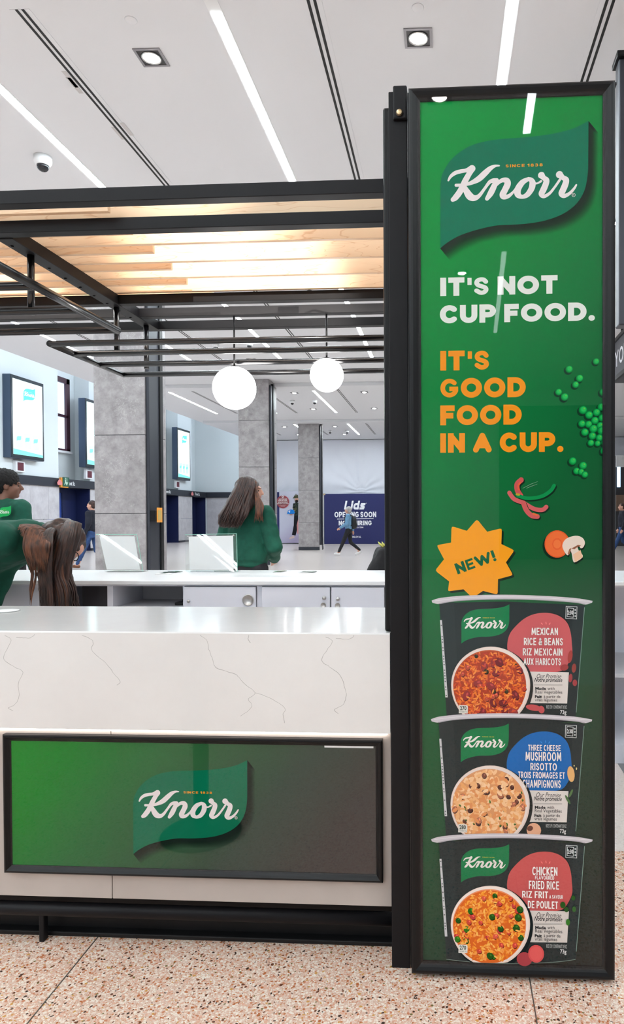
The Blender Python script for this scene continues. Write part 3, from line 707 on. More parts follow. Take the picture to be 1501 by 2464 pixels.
box('label_sheet', xr1 + .146, xr1 + .149, 10.93, 11.07, 1.26, 1.42, mat('label_yellow', (190, 160, 90), .5), cb, .001)

# ------------------------------------------------------------------ wall screens
M_SCRW = emat('lit_screen', (236, 255, 252), 1.5)
M_BEZ = mat('screen_housing', (66, 80, 100), .35, .3)
M_BEZ2 = mat('screen_bezel', (10, 26, 34), .3)
def screen(y0, y1, z0, z1, label):
    o = empty('wall_screen', (-14.5, (y0 + y1) / 2, z0), label, 'screen', 'portrait advertising screens on the piers')
    box('housing', -14.5, -14.24, y0, y1, z0, z1, M_BEZ, o, .01)
    box('bezel', -14.24, -14.22, y0 + .01, y1 - .01, z0 + .01, z1 - .01, M_BEZ2, o, .004)
    s = box('display', -14.22, -14.216, y0 + .09, y1 - .09, z0 + .12, z1 - .12, M_SCRW, o, 0)
    pr = Pr((-14.216, 0, 0), (0, 1, 0), (0, 0, 1), (1, 0, 0), .002, .0008, 2e-4)
    w = y1 - y0
    emblem(pr, (y0 + w * .36, z1 - .78), w * .36, (90, 205, 185), (250, 255, 252), (220, 250, 240), False, True, True)
    pr.done('screen_emblem', M_SCREENPRINT, s); PR = lambda: Pr((-14.216, 0, 0), (0, 1, 0), (0, 0, 1), (1, 0, 0), .002, .0008, 2e-4); pr = PR()
    pr.poly([(y0 + .09, z0 + .12), (y1 - .09, z0 + .12), (y1 - .09, z0 + .2), (y0 + .09, z0 + .3)], (120, 220, 200), raw=True); pr.done('screen_wave', M_SCREENPRINT, s); pr = PR()
    for k in range(3):
        a = y0 + .2 + k * (w - .4) * .33; b = a + (w - .4) * .3
        pr.poly([(a, z0 + .82), (b, z0 + .86), (b - .05, z0 + .35), (a + .05, z0 + .33)], (185, 232, 228), raw=True); pr.up()
        emblem(pr, (a + .06, z0 + .55), (b - a) * .55, (120, 212, 196), (240, 255, 252), (220, 250, 240), False, False)
        pr.done('screen_cup', M_SCREENPRINT, s); pr = PR()
    pr.poly([(y0 + .2, z0 + 1.0), (y1 - .2, z0 + 1.0), (y1 - .1, z0 + 1.6), (y0 + .5, z0 + 1.5)], (205, 240, 242), raw=True)
    pr.done('screen_picture', M_SCREENPRINT, s)
    return o
def wy(px): return PXX(px, 1243, -14.24).y
def wz(px, py): return PXX(px, py, -14.24).z
screen(wy(28), wy(107), wz(107, 1111), wz(107, 925), 'large lit portrait screen at the far left of the side wall')
screen(wy(207) , wy(207) + 1.8, wz(207, 1124), wz(207, 958), 'lit portrait screen partly hidden by the near column')
screen(wy(427), wy(458), wz(458, 1157), wz(458, 1038), 'lit portrait screen right of the near column')
M_REDSQ = mat('dark_red_plate', (96, 16, 36), .4)
for y, lab in ((wy(62), 'below the leftmost lit screen'), (wy(226), 'half hidden by the near column'), (wy(436), 'below the screen right of the near column')):
    zz = 2.98
    o = empty('call_box', (-14.5, y, zz), 'white box with a dark red square ' + lab, 'alarm box', 'white boxes with red squares')
    box('case', -14.5, -14.4, y - .24, y + .24, zz - .17, zz + .2, M_WHITE, o, .01); box('red_square', -14.4, -14.385, y - .15, y + .15, zz - .12, zz + .14, M_REDSQ, o, .004)
# lettering on the dark band
pr = Pr((-14.42, 0, 0), (0, 1, 0), (0, 0, 1), (1, 0, 0), .003, .002, 2e-4)
def bandtext(t, pxa, pxb, z0=2.50, z1=2.65, col=(235, 235, 235)):
    a, b = PXX(pxa, 1243, -14.42).y, PXX(pxb, 1243, -14.42).y
    typed(pr, t, (a, z0, b, z1), col, .03)
bandtext('Front St.', 160, 181); bandtext('Front St.', 395, 410); bandtext('Front St.', 467, 479)
for px in (140, 460):
    y = PXX(px, 1243, -14.42).y
    pr.poly([(y - .12, 2.48), (y + .14, 2.48), (y + .18, 2.56), (y + .05, 2.67), (y - .02, 2.70), (y - .16, 2.56)], (228, 140, 140), raw=True); pr.up()
pr.done('band_lettering', M_PRINT, trim)
ex = empty('exit_sign', PXX(156, 1158, -14.3), 'green exit sign with an orange frame on the dark band', 'exit sign')
ya, yb = PXX(147, 1150, -14.35).y, PXX(165, 1150, -14.35).y
box('orange_frame', -14.42, -14.36, ya, yb, 2.40, 2.76, M_ORANGE, ex, .005)
box('sign_plate', -14.36, -14.34, ya + .1, yb + .02, 2.44, 2.78, mat('exit_green', (30, 90, 66), .4), ex, .003)
pr = Pr((-14.34, 0, 0), (0, 1, 0), (0, 0, 1), (1, 0, 0), .003, .002, 2e-4)
w_ = yb - ya
pr.stroke([(ya + .2, 2.52, .02), (ya + .26, 2.6, .025), (ya + .24, 2.68, .025)], (200, 225, 205)); pr.disc((ya + .25, 2.735), .025, (200, 225, 205))
pr.stroke([(ya + .26, 2.6, .02), (ya + .33, 2.5, .018)], (200, 225, 205)); pr.stroke([(ya + w_ * .72, 2.74, .02), (ya + w_ * .72, 2.56, .02)], (200, 225, 205))
pr.poly([(ya + w_ * .72 - .08, 2.6), (ya + w_ * .72 + .08, 2.6), (ya + w_ * .72, 2.48)], (200, 225, 205), raw=True)
pr.done('sign_symbols', M_PRINT, ex)

# ------------------------------------------------------------------ navy hoarding with posters, far end
YH = 32.6
M_HNAVY = mat('navy_hoarding', (22, 30, 92), .5)
M_LAV = ramp_mat('lavender_poster', .6, .8, [(0, (205, 206, 222)), (.45, (198, 198, 216)), (.7, (172, 160, 190)), (1, (196, 192, 210))])
ho = empty('hoarding', (P(850, 1308, YH).x, YH, 0), 'navy construction hoarding with white lettering behind the walking woman', 'hoarding')
hx = lambda px: P(px, 1250, YH).x
hzt = P(850, 1188, YH).z
box('navy_panel', hx(780), hx(1250), YH, YH + .06, 0, hzt, M_HNAVY, ho, .004)
box('white_post', hx(774.5), hx(779), YH - .03, YH + .06, 0, hzt - .01, M_WHITE, ho, .004)
box('post_cap', hx(777), hx(783), YH - .06, YH, hzt - .06, hzt + .02, mat('timber_block', (190, 170, 140), .7), ho, .004)
pr = Pr((0, YH, 0), base=.004, step=.003, mic=2e-4)
zq = lambda x, y: (lambda p: (p.x, p.z))(P(640 + x / 5.176, 1140 + y / 5.176, YH))
def hl(t, x0, y0, x1, y1, wt, **k): letters(pr, t, None, wt, (245, 245, 250), fit=(*zq(x0, y0), *zq(x1, y1)), **k)
hl('Lids', 970, 446, 1245, 335, .24, shear=.22, gap=.1)
hl('OPENING SOON', 852, 543, 1372, 472, .2, cond=.75, gap=.1)
pr.poly([zq(885, 568), zq(1338, 562), zq(1338, 554), zq(885, 560)], (245, 245, 250), raw=True)
hl('NOW HIRING', 905, 642, 1315, 583, .2, cond=.75, gap=.1)
hl('LIDS.COM', 1085, 678, 1212, 658, .2, gap=.1)
hl('LIDSLOYAL', 1045, 798, 1185, 774, .2, gap=.1)
typed(pr, '®', (*zq(1243, 375), *zq(1255, 360)), (245, 245, 250))
pr.done('hoarding_lettering', M_PRINT, ho)
hp = empty('poster_board', (P(690, 1308, YH).x, YH, 0), 'pale lavender poster board with a round badge and a man in camouflage', 'poster')
box('navy_edge', hx(655), hx(672), YH + .02, YH + .06, 0, P(666, 1184, YH).z, M_HNAVY, hp, .003)
box('poster_sheet', hx(672), hx(772), YH, YH + .05, .05, P(700, 1182, YH).z, M_LAV, hp, .003)
pr = Pr((0, YH, 0), base=.004, step=.003, mic=2e-4); pr.uv = lambda p: zq(*p)
sk, dk = (196, 150, 132), (38, 38, 44)
pr.poly([(300, 790), (350, 765), (355, 800), (285, 815)], (214, 190, 184))
pr.poly([(350, 500), (400, 500), (400, 640), (368, 770), (322, 760), (345, 640)], dk); pr.up()
pr.poly([(382, 640), (402, 560), (402, 750), (388, 745)], (214, 150, 150))
pr.poly([(335, 390), (365, 355), (402, 360), (402, 520), (352, 520), (355, 440), (330, 430)], (58, 66, 62)); pr.up()
for k in range(26):
    x, y = random.uniform(340, 398), random.uniform(365, 510); pr.disc(zq(x, y), .04, random.choice([(90, 92, 70), (34, 40, 40), (74, 84, 74)]), n=6)
pr.up()
def zd(x, y, rx, ry, c):
    p = zq(x, y); q = zq(x + rx, y - ry); pr.disc(p, abs(q[0] - p[0]), c, abs(q[1] - p[1]))
zd(380, 325, 24, 32, sk); pr.up(); zd(382, 342, 20, 18, (40, 34, 34)); pr.up()
pr.poly([(345, 290), (355, 270), (398, 262), (402, 302), (332, 308)], (78, 80, 62)); pr.poly([(358, 270), (362, 250), (385, 250), (388, 266)], (150, 148, 150)); pr.up()
pr.poly([(268, 480), (275, 458), (310, 445), (345, 450), (362, 490), (330, 505), (262, 498)], (40, 130, 215)); pr.up()
pr.stroke([(*zq(300, 462), .02), (*zq(286, 468), .02), (*zq(296, 480), .02)], (235, 235, 245))
pr.poly([(295, 505), (330, 500), (322, 518), (300, 516)], sk)
pr.uv = lambda p: p
bc = zq(212, 350); br = abs(zq(290, 350)[0] - bc[0])
pr.up(); pr.disc(bc, br, (200, 70, 88), n=36); pr.up(); pr.disc(bc, br * .94, (150, 84, 88), n=36); pr.up()
for k, t in enumerate(('SHOP THE LIDS', 'POP-UP STORE', 'WHILE WE BUILD', 'OUR NEW LOCATION')):
    y = 316 + k * 19; hw = (52, 54, 60, 72)[k]
    letters(pr, t, None, .22, (245, 235, 235), gap=.1, fit=(*zq(212 - hw, y + 7), *zq(212 + hw, y - 7)))
pr.disc(zq(212, 285), .055, (245, 235, 235)); pr.poly([zq(204, 290), zq(220, 290), zq(212, 304)], (245, 235, 235), raw=True); pr.up(); pr.disc(zq(212, 285), .022, (150, 84, 88))
for y, hw in ((392, 44), (404, 26)): pr.poly([zq(212 - hw, y + 3), zq(212 + hw, y + 3), zq(212 + hw, y - 3), zq(212 - hw, y - 3)], (215, 160, 165), raw=True)
pr.done('poster_picture', M_PRINT, hp)
# ================================================================== KIOSK
YF = 1.95                                   # face of the front counter
X = lambda px, Y, py=1243: P(px, py, Y).x
zt = P(470, 1521, YF).z
yb_ = PZ(470, 1460, zt).y
xR = X(938, YF, 1640); xL = -2.6
zfb = P(470, 1759, YF).z                    # underside of the stone fascia
YB = YF + .045                              # base behind the overhang
zbb = P(470, 2168, YB).z
ct = empty('service_counter', ((xL + xR) / 2, 2.2, 0), 'white veined stone service counter in the foreground', 'counter')
bm = bmesh.new()
prof = [(YF, zfb), (YF, zt - .004), (YF + .004, zt), (yb_, zt), (yb_, zt - .03), (YF + .03, zt - .03), (YF + .03, zfb)]
va = [bm.verts.new((xL, y, z)) for y, z in prof]; vb = [bm.verts.new((xR, y, z)) for y, z in prof]
n_ = len(prof)
for k in range(n_): bm.faces.new((va[k], va[(k + 1) % n_], vb[(k + 1) % n_], vb[k]))
bm.faces.new(va); bm.faces.new(vb[::-1]); bmesh.ops.recalc_face_normals(bm, faces=bm.faces[:])
top = from_bm('stone_top', bm, M_QUARTZ, ct)
# grey veins drawn through the stone of the fascia
pr = Pr((0, YF, 0), base=.0004, step=0, mic=2e-6); vz = lambda x, y: (lambda p: (p.x, p.z))(P(x / 1.5635, 1440 + y / 1.5635, YF))
veins = [[(18, 140), (42, 158), (15, 215), (20, 235), (55, 258), (86, 276), (70, 320), (72, 370), (55, 400), (32, 412), (48, 422)], [(62, 146), (95, 149), (118, 146), (130, 136)],
         [(308, 138), (345, 155), (350, 172), (344, 190), (360, 212), (400, 245), (430, 285), (452, 312), (440, 326)],
         [(752, 138), (778, 158), (785, 190), (800, 230), (812, 260), (850, 274), (890, 288), (915, 318), (960, 355), (935, 378), (948, 402), (930, 425), (905, 443)],
         [(960, 355), (1000, 368), (1045, 392), (1073, 415), (1065, 435), (1070, 468)], [(935, 138), (934, 155), (942, 166)],
         [(1225, 145), (1250, 160), (1230, 195), (1210, 232), (1240, 258), (1280, 290), (1295, 330), (1302, 365), (1290, 400), (1258, 418), (1272, 433)], [(1265, 150), (1305, 153), (1320, 150), (1332, 140)]]
for k, v in enumerate(veins):
    jit = [(x + random.uniform(-1, 1), y + random.uniform(-1, 1)) for x, y in catmull(v, 5)]
    pr = Pr((0, YF, 0), base=.0004, mic=0)
    pr.stroke([(*vz(x, y), .0005 + .0008 * abs(noise.noise(Vector((x * .02, y * .02, k))))) for x, y in jit], (204, 200, 197), al=.65)
    pr.done('stone_vein', M_PRINT, top)
gp = PZ(12, 1471, zt)
lathe('cable_grommet', [(.047, 0), (.047, .002), (.043, .003), (.002, .003)], (gp.x, gp.y, zt), mat('grommet_white', (222, 220, 218), .4), ct)
lathe('grommet_ring', [(.0475, 0), (.0475, .0024), (.0455, .0032), (.0455, .0024)], (gp.x, gp.y, zt), mat('grommet_grey', (150, 150, 148), .4), ct)
box('led_strip', xL, xR - .012, YB - .010, YB, zfb - .015, zfb + .004, M_LEDE, ct, .002)
M_BASE = mat('counter_base', (182, 172, 166), .35, var=.06, vscale=6)
xs_ = X(270, YB, 2145)
for a, b in ((xL, xs_ - .0012), (xs_ + .0012, xR - .002)): box('base_panel', a, b, YB, YB + .03, zbb, zfb + .06, M_BASE, ct, .0015)
box('carcass', xL, xR - .004, YB + .03, yb_ - .02, zbb + .012, zt - .03, M_WHITE, ct, .001)
box('kick_board', xL, xR + .0, 2.075, 2.10, 0, zbb + .02, M_KICK, ct, .002)
box('kick_ledge', xL, xR, 2.045, 2.08, .0, P(470, 2250, 2.05).z, M_KICK, ct, .003)
zr = P(470, 2197, 2.02).z
tube('foot_rail', [(xL, 2.02, zr), (xR + .0, 2.02, zr)], .020, M_BLACK, ct, 18)
xl_ = X(103, 2.02, 2250)
box('rail_leg', xl_ - .008, xl_ + .008, 2.012, 2.036, 0, zr, M_BLACK, ct, .003)
pr_c = P(345, 2214, 2.0)
tube('wire_ring', [(pr_c.x + .010 * math.cos(a), 2.043 - .001 * k % 2, pr_c.z + .005 * math.sin(a)) for k, a in enumerate(2 * math.pi * j / 16 for j in range(17))], .001, M_CHROME, ct, 6)

# picture frames: four mitred bars
def frame_bars(parent, x0, x1, z0, z1, yf, yb, w, m, name='frame_bar', wb=None):
    wb = wb or w
    prof = [(0, yb), (0, yf + .004), (.15, yf + .0008), (.35, yf), (.62, yf + .004), (.85, yf + .009), (1, yf + .011), (1, yb)]
    def bar(a, b, ia, ib, wdt):   # outer corners a, b; inner directions
        bm = bmesh.new(); A = [bm.verts.new((a[0] + ia[0] * t, y, a[1] + ia[1] * t)) for t, y in prof]; B = [bm.verts.new((b[0] + ib[0] * t, y, b[1] + ib[1] * t)) for t, y in prof]
        n = len(prof)
        for k in range(n): bm.faces.new((A[k], A[(k + 1) % n], B[(k + 1) % n], B[k]))
        bm.faces.new(A); bm.faces.new(B[::-1]); bmesh.ops.recalc_face_normals(bm, faces=bm.faces[:]); return from_bm(name, bm, m, parent)
    bar((x0, z1), (x1, z1), (w, -w), (-w, -w), w); bar((x0, z0), (x1, z0), (w, wb), (-w, wb), w)
    bar((x0, z0), (x0, z1), (w, wb), (w, -w), w); bar((x1, z0), (x1, z1), (-w, wb), (-w, -w), w)

# sign on the counter front
YS = YB - .02
cs = empty('counter_sign', (X(460, YS), YS, .3), 'framed green gradient sign with a leaf emblem on the counter front', 'sign')
sx0, sx1, sz0, sz1 = X(6, YS, 1950), X(920, YS, 1950), P(460, 2114, YS).z, P(460, 1775, YS).z
frame_bars(cs, sx0, sx1, sz0, sz1, YS, YB, .021, M_BLACK2)
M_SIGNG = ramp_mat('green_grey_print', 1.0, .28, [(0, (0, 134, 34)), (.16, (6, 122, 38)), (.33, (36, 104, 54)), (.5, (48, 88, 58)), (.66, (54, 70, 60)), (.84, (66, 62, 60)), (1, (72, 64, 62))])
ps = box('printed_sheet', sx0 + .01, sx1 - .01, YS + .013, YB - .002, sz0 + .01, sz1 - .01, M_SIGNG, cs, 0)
pr = Pr((0, YS + .013, 0)); q0 = P(321, 2055, YS + .013); q1 = P(595, 1842, YS + .013)
emblem(pr, (q0.x, q0.z), q1.x - q0.x, (0, 108, 76)); pr.done('leaf_emblem', M_PRINT, ps)
box('acrylic_cover', sx0 + .01, sx1 - .01, YS + .0095, YS + .0115, sz0 + .01, sz1 - .01, M_PANE, cs, 0)
pe = P(780, 1792, YS + .01); pf = P(898, 1801, YS + .01)
box('paper_edge', pe.x, pf.x, YS + .0118, YS + .0125, pf.z, pe.z, M_WHITE, ps, 0)

# post beside the poster
YP = 1.95
zpt = P(962, 211, YP).z
po = empty('kiosk_post', (X(962, YP), YP + .03, 0), 'black square post with a brass bolt between counter and tall poster', 'post')
px0, px1 = X(941, YP, 1900), X(986, YP, 1900)
box('shaft', px0, px1 - .0005, YP, YP + .06, 0, zpt - .01, M_BLACK, po, .002)
bt = P(961, 291, YP).z
box('top_bracket', X(945, YP - .012, 250), px1 - .0005, YP - .012, YP + .03, bt, zpt, M_BLACK, po, .004)
bc_ = P(961, 272, YP - .012)
lathe('bolt', [(.0085, -.005), (.007, -.007), (.003, -.0075), (.001, -.0076)], (bc_.x, YP - .012 + 0.0, bc_.z), mat('brass_bolt', (205, 180, 140), .3, .9), po, 'Y')
lathe('bolt_washer', [(.010, 0), (.010, -.004), (.006, -.005)], (bc_.x, YP - .012, bc_.z), mat('dark_washer', (90, 80, 66), .4, .8), po, 'Y')
YQ = 1.985
box('side_channel', X(924, YQ, 900), X(943, YQ, 900), YQ - .01, YQ + .05, zt + .001, P(932, 263, YQ).z, M_BLACK2, po, .006)
box('channel_lip', X(934, YQ - .012, 900), X(943, YQ, 900), YQ - .014, YQ, zt + .02, P(938, 272, YQ).z, M_BLACK, po, .002)

# tall poster
YA = 1.905
ad = empty('tall_poster', (X(1233, YA), YA + .03, 0), 'tall green framed food advertisement standing on the floor', 'advertisement')
ax0, ax1, az1 = X(986, YA), X(1480, YA), P(1232, 201, YA).z
az0 = max(.002, P(1240, 2353, YA).z)
frame_bars(ad, ax0, ax1, az0, az1, YA, YA + .06, .0315, M_BLACK2)
box('backing', ax0 + .004, ax1 - .004, YA + .02, YA + .058, az0 + .004, az1 - .004, M_BLACK, ad, .001)
box('side_rail', ax0 - .003, ax0 + .004, YA + .012, YA + .06, az0 + .01, az1 - .006, M_BLACK, ad, .001)
for px in (1185, 1500 - 30):
    c = P(px, 203, YA); box('hanger_clip', c.x - .02, c.x + .02, YA + .02, YA + .05, az1 - .002, az1 + .006, M_BLACK, ad, .002)
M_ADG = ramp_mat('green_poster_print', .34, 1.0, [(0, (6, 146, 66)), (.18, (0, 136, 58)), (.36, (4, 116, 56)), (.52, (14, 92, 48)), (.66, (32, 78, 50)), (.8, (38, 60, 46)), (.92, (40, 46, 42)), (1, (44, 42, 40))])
YPO = YA + .0165
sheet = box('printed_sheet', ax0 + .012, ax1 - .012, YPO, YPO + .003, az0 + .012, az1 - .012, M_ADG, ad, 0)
box('acrylic_cover', ax0 + .012, ax1 - .012, YPO - .0095, YPO - .008, az0 + .012, az1 - .012, M_PANE, ad, 0)
uvp = lambda px, py: (lambda p: (p.x, p.z))(P(px, py, YPO))
pr = Pr((0, YPO, 0)); o_ = uvp(1059, 598); t_ = uvp(1415.5, 292)
emblem(pr, o_, t_[0] - o_[0], (0, 112, 82)); pr.done('leaf_emblem', M_PRINT, sheet)
# headline
pr = Pr((0, YPO, 0))
zA = lambda x, y: uvp(960 + x / 2.7745, 620 + y / 2.7745)
def hline(t, a, b, c, d, col, **k): letters(pr, t, None, .285, col, gap=.10, space=.3, fit=(*zA(a, b), *zA(c, d)), **k)
Wh, Or = (226, 228, 222), (240, 146, 30)
hline("IT'S NOT", 275, 257, 1058, 116, Wh); hline('CUP FOOD.', 272, 440, 1305, 297, Wh)
hline("IT'S", 275, 755, 605, 617, Or); hline('GOOD', 272, 938, 845, 797, Or); hline('FOOD', 275, 1120, 818, 980, Or); hline('IN A CUP.', 275, 1303, 1095, 1164, Or)
pr.done('headline', M_PRINT, sheet)
# scattered vegetables
pr = Pr((0, YPO, 0))
peas = [(1315, 693, 22), (1135, 745, 25), (1205, 805, 25), (1178, 848, 23), (1065, 897, 23), (1105, 930, 26), (1362, 898, 25), (1227, 1017, 28), (1268, 1050, 26), (1318, 1033, 25), (1350, 997, 25), (1355, 1070, 25), (1307, 1087, 25), (1220, 1108, 24), (1265, 1112, 24), (1297, 1142, 27), (1343, 1122, 25), (1352, 1155, 28), (1240, 1165, 25), (1290, 1190, 25), (1337, 1203, 24), (1375, 1170, 20), (1380, 1115, 20), (1382, 1040, 18), (1280, 1237, 22), (1325, 1240, 20), (1370, 1235, 22), (1368, 1290, 25), (1158, 1358, 26), (1228, 1388, 26), (1185, 1424, 23), (1215, 1430, 22), (1240, 1448, 22)]
sc_ = abs(zA(100, 900)[0] - zA(0, 900)[0]) / 100
for i, (x, y, r) in enumerate(sorted(peas, key=lambda p: p[1])):
    c = zA(x, y); R = r * sc_; pr = Pr((0, YPO, 0)); pr.lay = i * .2
    pr.disc((c[0] - R * .3, c[1] - R * .35), R * 1.1, (14, 52, 34), n=24); pr.lay = 8 + i
    for k, col in enumerate(((0, 112, 52), (8, 144, 66), (16, 166, 78), (40, 182, 88))):
        f = 1.0 - .15 * k; pr.disc((c[0] + R * .05 * k, c[1] + R * .06 * k), R * f, col, n=22)
    pr.disc((c[0] + R * .3, c[1] + R * .32), R * .18, (110, 190, 60), n=8)
    pr.done('printed_pea', M_PRINT, sheet)
pr = Pr((0, YPO, 0))
pr.lay = 2
zB = lambda x, y: uvp(960 + x / 2.7745, 1100 + y / 2.7745)
def veg(pts, r, col, sh=True):
    c = catmull(pts, 6)
    if sh: pr.stroke([(*(lambda q: (q[0] + 8 * sc_, q[1] - 9 * sc_))(zB(x, y)), r * sc_) for x, y in c], (12, 40, 28)); pr.up()
    pr.stroke([(*zB(x, y), r * sc_) for x, y in c], col); pr.up()
veg([(815, 152), (788, 180), (790, 222), (812, 258)], 17, (196, 84, 84)); veg([(808, 172), (795, 190), (798, 215)], 6, (224, 96, 60), False)
veg([(736, 238), (768, 280), (830, 306), (900, 345), (955, 352), (982, 332)], 14, (206, 96, 98))
veg([(830, 306), (850, 355), (885, 390), (922, 396)], 16, (204, 92, 92)); veg([(895, 378), (918, 386)], 6, (228, 110, 60), False)
veg([(795, 258), (860, 275), (950, 262), (1010, 225), (1034, 190)], 12, (10, 138, 72)); veg([(785, 248), (800, 250)], 7, (190, 160, 50), False)
for a, b in (((825, 208), (925, 163)), ((850, 208), (922, 180))): pr.stroke([(*zB(*a), .8 * sc_), (*zB(880, 180 if a[1] == 208 and a[0] == 825 else 195), 1.2 * sc_), (*zB(*b), .6 * sc_)], (200, 215, 205), al=.6)  # reflections in the cover glass, painted on as pale strokes
pr.done('printed_pepper_with_glints', M_PRINT, sheet); pr = Pr((0, YPO, 0))
c = zB(1055, 580)
pr.disc((c[0] - 10 * sc_, c[1] - 14 * sc_), 86 * sc_, (14, 44, 30), 88 * sc_, 30); pr.up()
pr.disc(c, 83 * sc_, (226, 92, 42), 90 * sc_, 30); pr.up(); pr.disc(c, 76 * sc_, (236, 112, 58), 83 * sc_, 30); pr.up()
pr.disc(c, 34 * sc_, (230, 98, 50), 40 * sc_, 10); pr.up(); pr.disc(c, 26 * sc_, (238, 120, 66), 30 * sc_, 10); pr.up()
pr.done('printed_carrot', M_PRINT, sheet); pr = Pr((0, YPO, 0)); pr.lay = 6
cap_ = [(1090, 600), (1095, 570), (1115, 545), (1150, 530), (1190, 525), (1225, 540), (1240, 570), (1230, 600), (1212, 608), (1200, 590), (1188, 590), (1200, 625), (1215, 640), (1225, 668), (1175, 702), (1160, 690), (1152, 645), (1140, 620), (1128, 655), (1108, 640)]
pr.poly([(lambda q: (q[0] + 4 * sc_, q[1] - 14 * sc_))(zB(*p)) for p in cap_], (16, 34, 26), raw=True); pr.up()
pr.poly([zB(*p) for p in catmull(cap_, 3, True)], (232, 214, 200), raw=True); pr.up()
pr.poly([zB(*p) for p in ((1150, 610), (1195, 585), (1215, 590), (1190, 600), (1170, 615))], (150, 96, 70), raw=True)
pr.poly([zB(*p) for p in ((1125, 645), (1135, 615), (1150, 605), (1138, 650))], (160, 104, 78), raw=True)
pr.poly([zB(*p) for p in ((1160, 650), (1210, 620), (1225, 668), (1175, 702))], (236, 192, 158), raw=True)
pr.done('printed_mushroom', M_PRINT, sheet); pr = Pr((0, YPO, 0))
# starburst
tips = [(520, 414), (686, 474), (770, 622), (761, 788), (658, 918), (490, 940), (326, 896), (240, 757), (250, 588), (350, 460)]
vals = [(588, 498), (682, 580), (713, 702), (660, 815), (560, 893), (430, 882), (334, 830), (300, 682), (347, 570), (452, 492)]
st = []
for k in range(10):
    t, v, pv = tips[k], vals[k], vals[k - 1]
    f = lambda a, b, s: (a[0] + (b[0] - a[0]) * s, a[1] + (b[1] - a[1]) * s)
    a, b = f(t, pv, .16), f(t, v, .16); mid = f(f(a, b, .5), t, .55)
    st += [a, f(a, mid, .6), mid, f(b, mid, .6), b, f(v, t, .06), v, f(v, tips[(k + 1) % 10], .06)]
pr.lay = 1; pr.poly([(lambda q: (q[0] + 13 * sc_, q[1] - 13 * sc_))(zB(*p)) for p in st], (16, 40, 26), .8, raw=True)
pr.lay = 3; pr.poly([zB(*p) for p in st], (246, 160, 30), raw=True); pr.up()
A_, B_ = zB(392, 783), zB(652, 690); d_ = (B_[0] - A_[0], B_[1] - A_[1]); L_ = math.hypot(*d_); e_ = (d_[0] / L_, d_[1] / L_)
hh = 74 * sc_
tot = letters(Pr(), 'NEW!', lambda a, b: (a, b), .25, Or)
kx = L_ / tot
letters(pr, 'NEW!', lambda a, b: (A_[0] + e_[0] * a * kx - e_[1] * b * hh, A_[1] + e_[1] * a * kx + e_[0] * b * hh), .25, (0, 96, 62))
pr.done('printed_starburst', M_PRINT, sheet)

